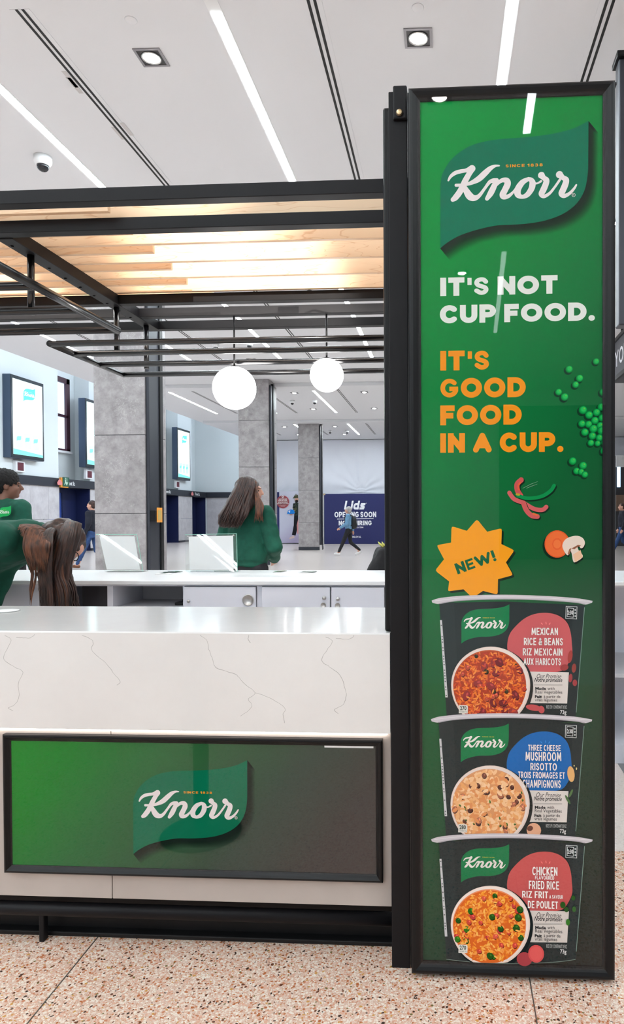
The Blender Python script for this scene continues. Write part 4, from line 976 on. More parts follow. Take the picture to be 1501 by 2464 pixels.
# the three stacked cups
def cup(oy, dx, dy, base, title, blob, kcal, food, last=False):
    pr = Pr((0, YPO, 0), mic=1e-6); pr.lay = base; rnd = random.Random(oy)
    T = lambda x, y: uvp(1000 + (x + dx) / 3.263, oy + (y + dy) / 3.263)       # template coordinates
    D = lambda x, y: uvp(1000 + x / 3.263, oy + y / 3.263)                     # coordinates of this cup
    k_ = abs(T(1000, 500)[0] - T(0, 500)[0]) / 1000
    def pt(pts, col, sm=0): pr.poly([T(*p) for p in (catmull(pts, sm, True) if sm else pts)], col, raw=True)
    bot = catmull([(245, 1022), (400, 1040), (600, 1052), (760, 1056), (950, 1052), (1120, 1042), (1252, 1024)], 4)
    pt([(185, 100), (700, 90), (1328, 118)] + bot[::-1], (30, 42, 44))
    pr.up(); pt([(185, 100), (300, 95), (345, 1030), (245, 1022)], (36, 48, 50)); pt([(1240, 112), (1328, 118), (1252, 1024), (1180, 1034)], (36, 48, 50))
    pt([(1322, 135), (1327, 135), (1262, 960), (1257, 960)], (120, 150, 140))
    if last: pr.stroke([(*T(x, y - 2), 2.2 * k_) for x, y in bot], (120, 140, 132))
    pt([(190, 235), (206, 235), (252, 842), (232, 842)], (205, 205, 208))
    for y in range(250, 830, 22):
        if rnd.random() < .7: x = 191 + (y - 235) * .07; pt([(x + 2, y), (x + 12, y), (x + 13, y + 9), (x + 3, y + 9)], (110, 112, 116))
    rim = catmull([(125, 82), (200, 60), (400, 42), (700, 36), (1000, 45), (1250, 62), (1388, 84)], 5) + catmull([(1385, 98), (1330, 113), (1250, 99), (1000, 81), (700, 73), (400, 81), (260, 95), (180, 109), (130, 98)], 5)
    pt(rim, (206, 200, 206)); pr.up()
    pr.stroke([(*T(x, y), 2.5 * k_) for x, y in catmull([(150, 84), (400, 58), (700, 52), (1000, 60), (1370, 88)], 6)], (226, 222, 226))
    pt(catmull([(180, 109), (260, 95), (400, 81), (700, 73), (1000, 81), (1250, 99), (1330, 113)], 5) + catmull([(1330, 108), (1250, 92), (1000, 74), (700, 66), (400, 74), (260, 88), (180, 103)], 5), (172, 166, 174))
    a = T(358, 420); b = T(735, 98); emblem(pr, a, b[0] - a[0], (0, 122, 70), (236, 230, 226), (200, 190, 60), False, True, True)
    bl = [(718, 430), (735, 350), (780, 288), (850, 225), (930, 188), (1030, 178), (1120, 200), (1185, 252), (1215, 330), (1225, 420), (1228, 500), (1200, 570), (1150, 630), (1050, 645), (850, 640), (770, 560), (728, 490)]
    pt(bl, blob, 4); pr.up()
    pr.stroke([(*T(x, y), r * k_) for x, y, r in catmull([(1040, 174, 1), (1110, 188, 3), (1170, 225, 4), (1205, 280, 2), (1212, 300, 1)], 5)], (26, 26, 28))
    for p in (((985, 258), (995, 268)), ((1022, 250), (1024, 266)), ((1055, 258), (1047, 270))): pr.stroke([(*T(*p[0]), 2.5 * k_), (*T(*p[1]), 2.5 * k_)], tuple(min(255, c + 50) for c in blob))
    pr.up(); pt([(840, 638), (1202, 645), (1188, 890), (880, 886)], (222, 214, 208)); pr.up()
    for t, x0, y0, x1, y1, bo, sh in (('Our Promise', 950, 692, 1143, 657, .0, .35), ('Notre promesse', 930, 728, 1150, 690, .015, .35), ('Made', 938, 783, 1022, 760, .035, 0), ('with', 1034, 783, 1090, 760, 0, 0), ('Real Vegetables', 938, 818, 1150, 788, .0, 0), ('Fait', 935, 847, 990, 823, .035, 0), ('à partir de', 1004, 853, 1135, 823, 0, 0), ('vrais légumes', 935, 880, 1110, 850, 0, 0)):
        typed(pr, t, (*T(x0, y0), *T(x1, y1)), (44, 44, 46), bo, sh)
    pr.stroke([(*T(928, 743), 1.2 * k_), (*T(1150, 743), 1.2 * k_)], (80, 80, 80))
    typed(pr, 'RICE CUP / CONTENANT DE RIZ', (*T(1025, 928), *T(1185, 905)), (200, 205, 205)); typed(pr, '73g', (*T(1133, 982), *T(1182, 940)), (225, 225, 225), .02)
    for a, b, c, d, e in ((1177, 124, 1267, 228, (205, 208, 208)), (1181, 128, 1263, 224, (30, 42, 44)), (1188, 136, 1240, 214, (205, 208, 208)), (1192, 140, 1236, 210, (22, 26, 28))):
        pt([(a, b), (c, b + 4), (c - 3, d), (a - 3, d - 5)], e); pr.up()
    typed(pr, '2:30', (*T(1190, 192), *T(1234, 158)), (225, 228, 228), .03)
    for j in range(3): pr.disc(T(1251, 155 + j * 24), 7 * k_, (190, 195, 195), n=10)
    # bowl of food
    cx, cy = 588, 742; ymax = 1046 if last else 992
    def clip(pts): return [(x, min(y, ymax - .00018 * (x - 760) ** 2 * .3)) for x, y in pts]
    rot = math.radians(12)
    ovl = lambda f, ox=0, oy=0, n=56: [(cx + ox + f * 310 * math.cos(t), cy + oy + f * (300 if math.sin(t) < 0 else 330) * math.sin(t)) for t in (2 * math.pi * j / n for j in range(n))]
    pt(clip(ovl(1.03, 14, 14)), (22, 30, 32)); pr.up(); pt(clip(ovl(1.0)), (226, 206, 196)); pr.up(); pt(clip(ovl(.975, -3, -2)), (236, 220, 212)); pr.up()
    pt(clip(ovl(.925, -8, 4)), food['rim']); pr.up(); pt(clip(ovl(.905, -8, 8)), food['base']); pr.up()
    def inside(x, y, f=.88): return ((x - cx + 8) / (310 * f)) ** 2 + ((y - cy - 8) / ((300 if y < cy else 330) * f)) ** 2 < 1 and y < ymax - 22
    def spot():
        while True:
            x, y = rnd.uniform(cx - 300, cx + 300), rnd.uniform(cy - 300, cy + 320)
            if inside(x, y): return x, y
    for L in range(5):
        for _ in range(food['n'] // 5):
            x, y = spot(); pr.disc(T(x, y), food['gx'] * rnd.uniform(.7, 1.15) * k_, rnd.choice(food['grain']), food['gy'] * rnd.uniform(.8, 1.2) * k_, 8, rnd.uniform(0, 3.14))
        pr.up()
    for cnt, rx, ry, cols in food['bits']:
        for _ in range(cnt):
            x, y = spot(); an = rnd.uniform(0, 3.14); c0 = rnd.choice(cols); s = rnd.uniform(.75, 1.15)
            pr.disc(T(x + 3, y + 6), rx * s * k_, tuple(int(v * .45) for v in c0), ry * s * k_, 12, an)
            pr.disc(T(x, y), rx * s * k_, c0, ry * s * k_, 12, an)
            if rx > 16: pr.disc(T(x + rx * .2, y - ry * .35), rx * s * .4 * k_, tuple(min(255, int(v * 1.25 + 14)) for v in c0), ry * s * .3 * k_, 8, an)
        pr.up()
    for _ in range(food['n'] // 6):
        x, y = spot(); pr.disc(T(x, y), food['gx'] * k_, rnd.choice(food['grain']), food['gy'] * k_, 8, rnd.uniform(0, 3.14))
    pr.up()
    for t, x0, y0, x1, y1, wt in title: letters(pr, t, None, .15, (240, 236, 232), cond=.62, gap=.1, space=.42, fit=(*D(x0, y0), *D(x1, y1 + (y0 - y1) * .12)))
    pr.up()
    pt([(340, 900), (404, 902), (410, 912), (408, 966), (338, 964)], (226, 222, 214)); pr.up()
    typed(pr, kcal, (*T(348, 940), *T(398, 908)), (40, 60, 48), .03); typed(pr, 'CALORIES / 73 g', (*T(344, 960), *T(404, 948)), (60, 70, 64))
    for x, y, rx, ry, an, col in food['extra']: pr.disc(D(x, y), rx * k_, col, ry * k_, 18, an); pr.up()
    o = pr.done('cup_picture', M_PRINT, sheet); return (pr.lay * pr.step + pr.m) / pr.step
RED = (204, 92, 96)
f1 = dict(rim=(190, 84, 44), base=(176, 62, 34), n=620, gx=19, gy=6.5, grain=[(240, 128, 44), (226, 100, 36), (246, 150, 70), (210, 78, 40), (190, 60, 40), (232, 112, 52)], bits=[(16, 36, 25, [(134, 40, 44), (120, 36, 42), (150, 52, 52)]), (9, 20, 20, [(200, 66, 46), (190, 80, 60)]), (5, 18, 16, [(52, 40, 22), (60, 50, 26)])],
          extra=[(925, 920, 62, 24, -.15, (196, 80, 84)), (985, 935, 24, 30, .2, (196, 80, 84)), (1240, 610, 17, 36, -.1, (150, 62, 56)), (1213, 688, 15, 34, -.1, (160, 60, 64)), (1247, 725, 18, 26, 0, (160, 60, 64)), (1210, 520, 18, 50, -.15, (170, 60, 56)), (1165, 605, 32, 24, .3, (160, 58, 60))])
f2 = dict(rim=(226, 160, 116), base=(226, 156, 104), n=420, gx=26, gy=13, grain=[(244, 184, 128), (240, 170, 108), (248, 200, 150), (232, 150, 92), (250, 208, 164)], bits=[(16, 20, 17, [(96, 52, 40), (84, 46, 40), (120, 70, 56)]), (10, 26, 20, [(190, 116, 84), (176, 104, 78)]), (18, 10, 5, [(60, 110, 36), (80, 130, 50)])],
          extra=[(925, 930, 56, 58, 0, (226, 170, 138)), (895, 915, 24, 20, .4, (110, 66, 54)), (1215, 490, 28, 62, .1, (230, 178, 116)), (1190, 690, 10, 40, .5, (76, 110, 66)), (1215, 640, 9, 34, -.4, (88, 122, 74)), (1240, 425, 5, 6, 0, (220, 200, 140)), (1258, 448, 5, 10, 0, (220, 200, 140))])
f3 = dict(rim=(232, 140, 96), base=(220, 104, 40), n=640, gx=18, gy=7, grain=[(248, 170, 66), (240, 146, 50), (250, 186, 96), (232, 120, 40), (246, 160, 80)], bits=[(22, 22, 19, [(208, 76, 60), (220, 92, 70), (196, 66, 60)]), (15, 25, 25, [(46, 104, 26), (56, 116, 30), (40, 84, 26)])],
          extra=[(850, 985, 60, 55, 0, (168, 66, 72)), (942, 943, 62, 70, 0, (214, 84, 84)), (942, 943, 50, 56, 0, (222, 94, 92)), (1232, 507, 15, 20, 0, (48, 90, 40)), (1150, 562, 20, 26, 0, (44, 84, 32)), (1178, 598, 17, 21, 0, (48, 88, 40)), (1238, 595, 15, 22, 0, (60, 100, 50)), (1190, 697, 16, 26, 0, (60, 120, 44))])
l1 = cup(1420, 0, 0, 3, [('MEXICAN', 908, 350, 1115, 287, .18), ('RICE & BEANS', 848, 430, 1153, 367, .18), ('RIZ MEXICAIN', 840, 510, 1150, 449, .18), ('AUX HARICOTS', 845, 585, 1138, 527, .18)], RED, '270', f1)
l2 = cup(1710, -5, -18, l1 + 1, [('THREE CHEESE', 880, 307, 1135, 259, .18), ('MUSHROOM', 860, 385, 1140, 311, .18), ('RISOTTO', 898, 460, 1105, 399, .18), ('TROIS FROMAGES ET', 802, 521, 1167, 471, .18), ('CHAMPIGNONS', 838, 595, 1135, 531, .18)], (8, 104, 180), '280', f2)
l3 = cup(2000, -3, -28, l2 + 1, [('CHICKEN', 912, 330, 1108, 261, .18), ('FLAVOURED', 933, 362, 1083, 334, .18), ('FRIED RICE', 885, 437, 1120, 371, .18), ('RIZ FRIT', 833, 505, 1035, 451, .18), ('A SAVEUR', 1045, 512, 1150, 484, .18), ('DE POULET', 877, 587, 1112, 529, .18)], (206, 88, 88), '270', f3, True)
# ------------------------------------------------------------------ canopy over the kiosk
D1 = 2.06
zb_b = P(500, 476, D1).z; TB = .042; zb_t = zb_b + TB                   # black square tube frame
cn = empty('kiosk_canopy', (-1.2, 2.7, 0), 'black steel canopy frame with birch slats and hanging tube racks', 'canopy')
xe = .34
def beam(y, x0=-4.2, x1=xe): return box('beam', x0, x1, y, y + TB, zb_b, zb_t, M_BLACK, cn, .002)
YBE = [D1] + [CAM.y + (lambda d: (zb_b - CAM.z) / d.z * d.y)(ray(700, py)) for py in (541, 722, 755, 786)]
for y in YBE: beam(y)
xsb = -1.575
box('side_beam', xsb - .03, xsb + .03, YBE[1] + TB, YBE[4] - .001, zb_b - .004, zb_t, M_BLACK, cn, .002)
for y in (YBE[1] + TB + .06 + k * .11 for k in range(9)): lathe('bolt_head', [(.006, 0), (.006, -.003), (.001, -.004)], (xsb - .012, y, zb_b - .004), M_BLACK2, cn, seg=10)
box('end_beam', xe, xe + TB, D1, YBE[4] + TB, zb_b, zb_t, M_BLACK, cn, .002)
for y in (2.6, YBE[4]): box('canopy_leg', xe, xe + TB, y, y + TB, 0, zb_b, M_BLACK, cn, .002)
box('added_light_bar', -3.2, .2, YBE[2] + TB, YBE[2] + TB + .012, zb_b + .006, zb_t - .006, M_BARE, cn, 0)  # hidden bar added to brighten the rear counter and its sheets
SP, SH, ST = .0885, .095, .018
ys0 = PZ(921, 577, zb_t).y - ST                                       # front face of a long slat
longs = [ys0 + 2 * SP * k for k in (-1, 0, 1, 2, 3)]
for k, y in enumerate(longs):
    box('birch_slat', -4.2, xe - .002, y, y + ST, zb_t + .001, zb_t + SH, M_WOOD, cn, .001)
for (px, py) in ((263, 524), (318, 570), (370, 612), (413, 654), (450, 687), (513, 730)):
    q = PZ(px, py, zb_t)
    yk = min((ys0 + SP + 2 * SP * j for j in range(-3, 6)), key=lambda v: abs(v - q.y))
    box('birch_slat', -4.2, P(px, py, yk).x, yk - ST / 2, yk + ST / 2, zb_t + .001, zb_t + SH * .8, M_WOOD, cn, .001)
# junction box and cables on top of the frame
jb = P(683, 731, YBE[2] + .12)
box('junction_box', jb.x - .05, jb.x + .05, YBE[2] + .1, YBE[2] + .16, zb_t, zb_t + .03, M_WHITE, cn, .004)
tube('cable', [(jb.x + .05, YBE[2] + .12, zb_t + .015), (jb.x + .12, YBE[2] + .12, zb_t + .04), (jb.x + .22, YBE[2] + .13, zb_t + .01), (jb.x + .4, YBE[2] + .12, zb_t + .012), (xe, YBE[2] + .12, zb_t + .01)], .004, M_BLACK2, cn, 8)
tube('cable', [(jb.x - .05, YBE[2] + .14, zb_t + .012), (jb.x - .25, YBE[2] + .13, zb_t + .008), (jb.x - .5, YBE[2] + .14, zb_t + .02), (jb.x - .72, YBE[2] + .13, zb_t + .012)], .004, M_WHITE, cn, 8)
# hanging tube racks
zk = 2.055; rt = .0135
def rod(a, b, r=rt): tube('rack_tube', [a, b], r, M_TUBE, cn, 14)
xk = -1.375
yl = [PZ(px, py, zk).y for px, py in ((40, 689), (100, 748), (140, 797))]
rod((xk, 1.9, zk), (xk, yl[2] + .01, zk), .0145)
for y in yl: rod((-4.2, y, zk), (xk, y, zk))
xr_ = -1.77
yr = [PZ(px, py, zk).y for px, py in ((500, 820.5), (560, 844), (560, 872), (640, 896))]
for y in yr: rod((xr_, y, zk), (xe, y, zk))
rod((xr_, yr[0] - .008, zk), (xr_, yr[3] + .008, zk))
for px, py in ((70, 612), (282, 738), (338, 782)):
    q = PZ(px, py, zb_b)
    tube('hanger', [(xsb + .0, q.y, zb_b), (xsb + .0, q.y, zk - .004)], .0125, M_TUBE, cn, 12)

# globe lamps
def globe(px, py, r_px, ytop, label):
    y = YBE[3] + TB / 2; c = P(px, py, y); r = r_px * y / F_
    o = empty('globe_lamp', (c.x, y, c.z), label, 'pendant lamp', 'round globe pendant lamps')
    tube('rod', [(c.x, y, zb_b), (c.x, y, c.z + r * .98)], .0045, M_BLACK2, o, 10)
    lathe('collar', [(.016, r * 1.03), (.016, r * .97), (.01, r * .96)], c, M_BLACK2, o, seg=16)
    lathe('globe', [(max(.0005, r * math.sin(a)), r * math.cos(a)) for a in (math.pi * k / 14 for k in range(15))], c, M_GLOBE, o, seg=36)
globe(564, 934, 52, 757, 'larger glowing white globe lamp hanging at the left')
globe(786, 903, 40.5, 757, 'smaller glowing white globe lamp hanging near the black post')

# ------------------------------------------------------------------ rear counter
M_CAB = mat('white_laminate', (218, 218, 228), .4)
M_NICHE = mat('cabinet_inside', (196, 194, 200), .6)
zk2 = .96
yk0, yk1 = PZ(600, 1398, zk2).y, PZ(600, 1372, zk2).y
xk0, xk1 = -4.5, 1.2
bc = empty('rear_counter', (-1.5, (yk0 + yk1) / 2, 0), 'white rear counter with small doors and open shelves', 'counter')
box('worktop', xk0, xk1, yk0, yk1, zk2 - .022, zk2, mat('white_solid_top', (238, 238, 240), .25), bc, .004)
ycf = yk0 + .025
kx_ = lambda px: P(px, 1440, ycf).x; kz_ = lambda py: P(600, py, ycf).z
box('top_rail', xk0, xk1, ycf, ycf + .02, kz_(1411), zk2 - .022, M_CAB, bc, .001)
box('back_panel', xk0, xk1, yk1 - .1, yk1 - .08, 0, zk2 - .022, M_CAB, bc, .001)
for px0_, px1_ in ((258, 272), (440, 444), (618, 631), (796, 798)):
    box('divider', kx_(px0_), kx_(px1_), ycf, yk1 - .1, 0.1, kz_(1411), M_CAB, bc, .001)
box('shelf_board', xk0, xk1, ycf + .03, yk1 - .1, .45, .47, M_NICHE, bc, .001)
box('cabinet_base', xk0, xk1, ycf + .02, yk1 - .1, 0, .1, M_CAB, bc, .001)
box('niche_back', kx_(272), kx_(440), ycf + .35, ycf + .36, .47, kz_(1411), M_NICHE, bc, .001)
M_SHADE = mat('shaded_niche_panel', (84, 80, 84), .6)  # shade of the niche put into its back panel's colour
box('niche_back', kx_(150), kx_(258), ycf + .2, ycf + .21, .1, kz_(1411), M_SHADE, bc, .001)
box('side_panel', xk0, kx_(176), ycf + .005, ycf + .025, .1, kz_(1411), M_CAB, bc, .001)
def door(a, b):
    return box('cabinet_door', kx_(a), kx_(b), ycf - .018, ycf, .12, kz_(1412), M_CAB, bc, .002)
def lock(d, px, py, r=.008):
    c = P(px, py, ycf - .018); lathe('lock', [(r, 0), (r, -.006), (r * .75, -.009), (.001, -.0095)], (c.x, ycf - .018, c.z), M_CHROME, d, 'Y', 16)
def ring_pull(d, px, py, r):
    c = P(px, py, ycf - .018); lathe('round_pull', [(r, 0), (r, -.004), (r * .86, -.005), (r * .8, -.001), (.001, -.0006)], (c.x, ycf - .018, c.z), M_CHROME, d, 'Y', 28)
d1 = door(445, 617); lock(d1, 454, 1447); ring_pull(d1, 597, 1444, .031)
d2 = door(632, 795); lock(d2, 780, 1439, .010); ring_pull(d2, 778, 1456, .014)
d3 = door(798.5, 925); lock(d3, 813, 1441, .010); ring_pull(d3, 812, 1457, .014)
d4 = door(930, 1080)
# tools lying in the open niche
tl = P(425, 1455, ycf + .1)
b_ = Blob(); b_.cap((tl.x - .06, tl.y, .485), .02, (tl.x + .03, tl.y + .02, .5), .03); b_.cap((tl.x, tl.y, .5), .03, (tl.x + .05, tl.y, .53), .015)
# a black tape gun on an upper ledge of the niche
zl = kz_(1462)
box('ledge', kx_(272), kx_(440), ycf + .05, ycf + .35, zl - .012, zl, M_NICHE, bc, .001)
tg = empty('tape_dispenser', (kx_(420), ycf + .12, zl), 'small black tool lying in the open niche', 'tool')
box('body', kx_(405), kx_(436), ycf + .08, ycf + .14, zl, zl + .016, M_BLACK2, tg, .004); box('roller', kx_(421), kx_(438), ycf + .09, ycf + .13, zl + .014, zl + .034, M_BLACK2, tg, .006)

# acrylic sign holders with blank white sheets
M_PAPER = mat('white_paper', (246, 246, 250), .6)
def holder(corners, Y, label):
    """corners: pixel bottom-left, bottom-right, top-right, top-left; leaning sheet standing on the worktop"""
    bl, br = P(*corners[0], Y), P(*corners[1], Y); bl.z = br.z = zk2 + .004
    tl_, tr_ = P(*corners[3], Y + .045), P(*corners[2], Y + .045)
    o = empty('sign_holder', ((bl.x + br.x) / 2, Y, zk2), label, 'sign holder', 'clear acrylic sign holders')
    def slab(name, q, th, m):
        n = (q[1] - q[0]).cross(q[3] - q[0]).normalized()
        bm = bmesh.new(); A = [bm.verts.new(p) for p in q]; B = [bm.verts.new(p + n * th) for p in q]
        bm.faces.new(A); bm.faces.new(B[::-1])
        for k in range(4): bm.faces.new((A[k], A[(k + 1) % 4], B[(k + 1) % 4], B[k]))
        bmesh.ops.recalc_face_normals(bm, faces=bm.faces[:]); return from_bm(name, bm, m, o), n
    q = [bl, br, tr_, tl_]
    _, n = slab('acrylic_front', q, .002, M_ACRYL)
    lerp = lambda u, v: (q[0] * (1 - u) + q[1] * u) * (1 - v) + (q[3] * (1 - u) + q[2] * u) * v
    s = [lerp(.07, .05), lerp(.93, .05), lerp(.93, .95), lerp(.07, .95)]
    slab('paper_sheet', [p - n * .0015 for p in s], -.001, M_PAPER)
    slab('acrylic_back', [p - n * .004 for p in q], -.002, M_ACRYL)
    M_ED = mat('green_acrylic_edge', (150, 214, 196), .2)
    for a, b in ((q[3], q[2]), (q[1], q[2])): tube('edge', [a, b], .0016, M_ED, o, 6)
    for u in (.06, .94): tube('corner_pin', [lerp(u, .96) + n * .003, lerp(u, .96) - n * .007], .004, M_CHROME, o, 10)
    box('foot', bl.x + .005, br.x - .005, Y, Y + .09, zk2, zk2 + .003, M_ACRYL, o, 0)
holder([(251, 1376), (344, 1376), (329, 1286), (231, 1286)], yk1 - .16, 'clear acrylic sign holder with blank sheet beside the near column')
holder([(447, 1376), (571, 1376), (569, 1284), (445, 1287)], yk1 - .16, 'clear acrylic sign holder with blank sheet in front of the standing woman')
def flyer(px0_, px1_, py0_, py1_, cols, label):
    a, b = PZ(px0_, py1_, zk2), PZ(px1_, py0_, zk2)
    o = empty('flyer', ((a.x + b.x) / 2, (a.y + b.y) / 2, zk2), label, 'flyer', 'printed flyers on the rear counter')
    box('sheet', a.x, b.x, a.y, b.y, zk2, zk2 + .003, M_WHITE, o, .001)
    pr = Pr((0, 0, zk2 + .003), (1, 0, 0), (0, 1, 0), (0, 0, 1), .0004, .0003, 2e-5); rr = random.Random(px0_)
    for k in range(14):
        x, y = rr.uniform(a.x, b.x - .03), rr.uniform(a.y, b.y - .02); w, h = rr.uniform(.02, .07), rr.uniform(.02, .06)
        pr.poly([(x, y), (min(x + w, b.x), y), (min(x + w, b.x), min(y + h, b.y)), (x, min(y + h, b.y))], rr.choice(cols), raw=True); pr.up()
    pr.done('flyer_print', M_PRINT, o)
flyer(372, 440, 1376, 1382, [(40, 90, 60), (70, 80, 80), (200, 210, 205), (30, 60, 50)], 'green printed flyer between the two sign holders')
flyer(656, 690, 1374, 1378, [(60, 120, 80), (180, 180, 170), (120, 110, 100)], 'small green and grey flyer right of the standing woman')
flyer(716, 762, 1376, 1380, [(150, 160, 150), (200, 200, 200), (110, 130, 120)], 'grey flyer lying on the rear counter toward the black post')

# black coat-like bag at the far side of the counter
yb2 = yk1 + .35
bg = empty('black_bag', (P(925, 1400, yb2).x, yb2, 0), 'black cloth bag standing beyond the rear counter beside the post', 'bag')
bb = Blob(); p_ = lambda px, py: P(px, py, yb2)
bb.loft([((p_(940, 1400).x, yb2, z), (w, 0, 0), (0, .16, 0)) for z, w in ((.0, .22), (.4, .21), (.8, .19), (p_(900, 1365).z, .16), (p_(920, 1318).z, .09))])
bb.done('bag_body', mat('black_cloth', (22, 21, 24), .8, bump=.3, bscale=40), bg, .014, 4, .012, 10)
tube('bag_handle', [(p_(915, 1330).x, yb2, p_(915, 1330).z), (p_(930, 1310).x, yb2, p_(930, 1310).z), (p_(950, 1330).x, yb2, p_(950, 1330).z)], .01, M_BLACK2, bg, 8)
M_LEAFY = mat('yellow_green_wrap', (176, 176, 90), .6)
bm = bmesh.new()
for k in range(7):
    a, b = p_(921 + k, 1318), p_(909 + k * 3.2, 1303 + (k % 3) * 3); tube_bm(bm, [a, a.lerp(b, .6), b], [.002, .009, .001], 6)
tag(from_bm('wrapped_flower', bm, M_LEAFY), 'bit of yellow green wrapping sticking out above the black bag', 'wrapping')

# ================================================================== PEOPLE
M_SKIN = mat('skin_light', (214, 160, 138), .5); M_SKIN2 = mat('skin_brown', (122, 82, 66), .5)
def hair_mat(name, a, b, sc=40):
    m = bpy.data.materials.new(name); t, n, l = nt(m); bs = n['Principled BSDF']
    tc = n.new('ShaderNodeTexCoord'); mp = n.new('ShaderNodeMapping'); mp.inputs['Scale'].default_value = (sc, sc, sc * .12); l.new(tc.outputs['Object'], mp.inputs[0])
    no = n.new('ShaderNodeTexNoise'); no.inputs['Scale'].default_value = 1.5; no.inputs['Detail'].default_value = 4; l.new(mp.outputs[0], no.inputs[0])
    r = n.new('ShaderNodeValToRGB'); r.color_ramp.elements[0].position = .35; r.color_ramp.elements[1].position = .7
    r.color_ramp.elements[0].color = (*lin(a), 1); r.color_ramp.elements[1].color = (*lin(b), 1); l.new(no.outputs[0], r.inputs[0]); l.new(r.outputs[0], bs.inputs['Base Color'])
    bs.inputs['Roughness'].default_value = .42; bs.inputs['Specular IOR Level'].default_value = .45
    return m
M_HAIRB = hair_mat('dark_brown_hair', (34, 24, 22), (74, 48, 40)); M_HAIRA = hair_mat('auburn_hair', (60, 36, 26), (122, 74, 50))
M_HAIRK = mat('black_curly_hair', (20, 17, 18), .8, bump=.9, bscale=180); M_HAIRG = hair_mat('grey_hair', (150, 146, 146), (206, 202, 200))
M_GREEN = mat('dark_green_sweatshirt', (2, 78, 60), .85, var=.12, vscale=30, bump=.12, bscale=260)
M_TROUS = mat('black_trousers', (22, 22, 28), .8, bump=.1, bscale=200)
M_DENIM = mat('light_denim', (106, 148, 182), .85, var=.15, vscale=20); M_JEANS = mat('blue_jeans', (44, 72, 118), .85, var=.15, vscale=20)
M_NAVYC = mat('navy_jumper', (24, 26, 40), .85); M_SHOEW = mat('white_trainers', (232, 230, 230), .6); M_SHOEB = mat('brown_shoes', (110, 66, 40), .5)
M_EYE = mat('dark_eye', (24, 20, 20), .2); M_LIP = mat('lips', (170, 92, 88), .5)

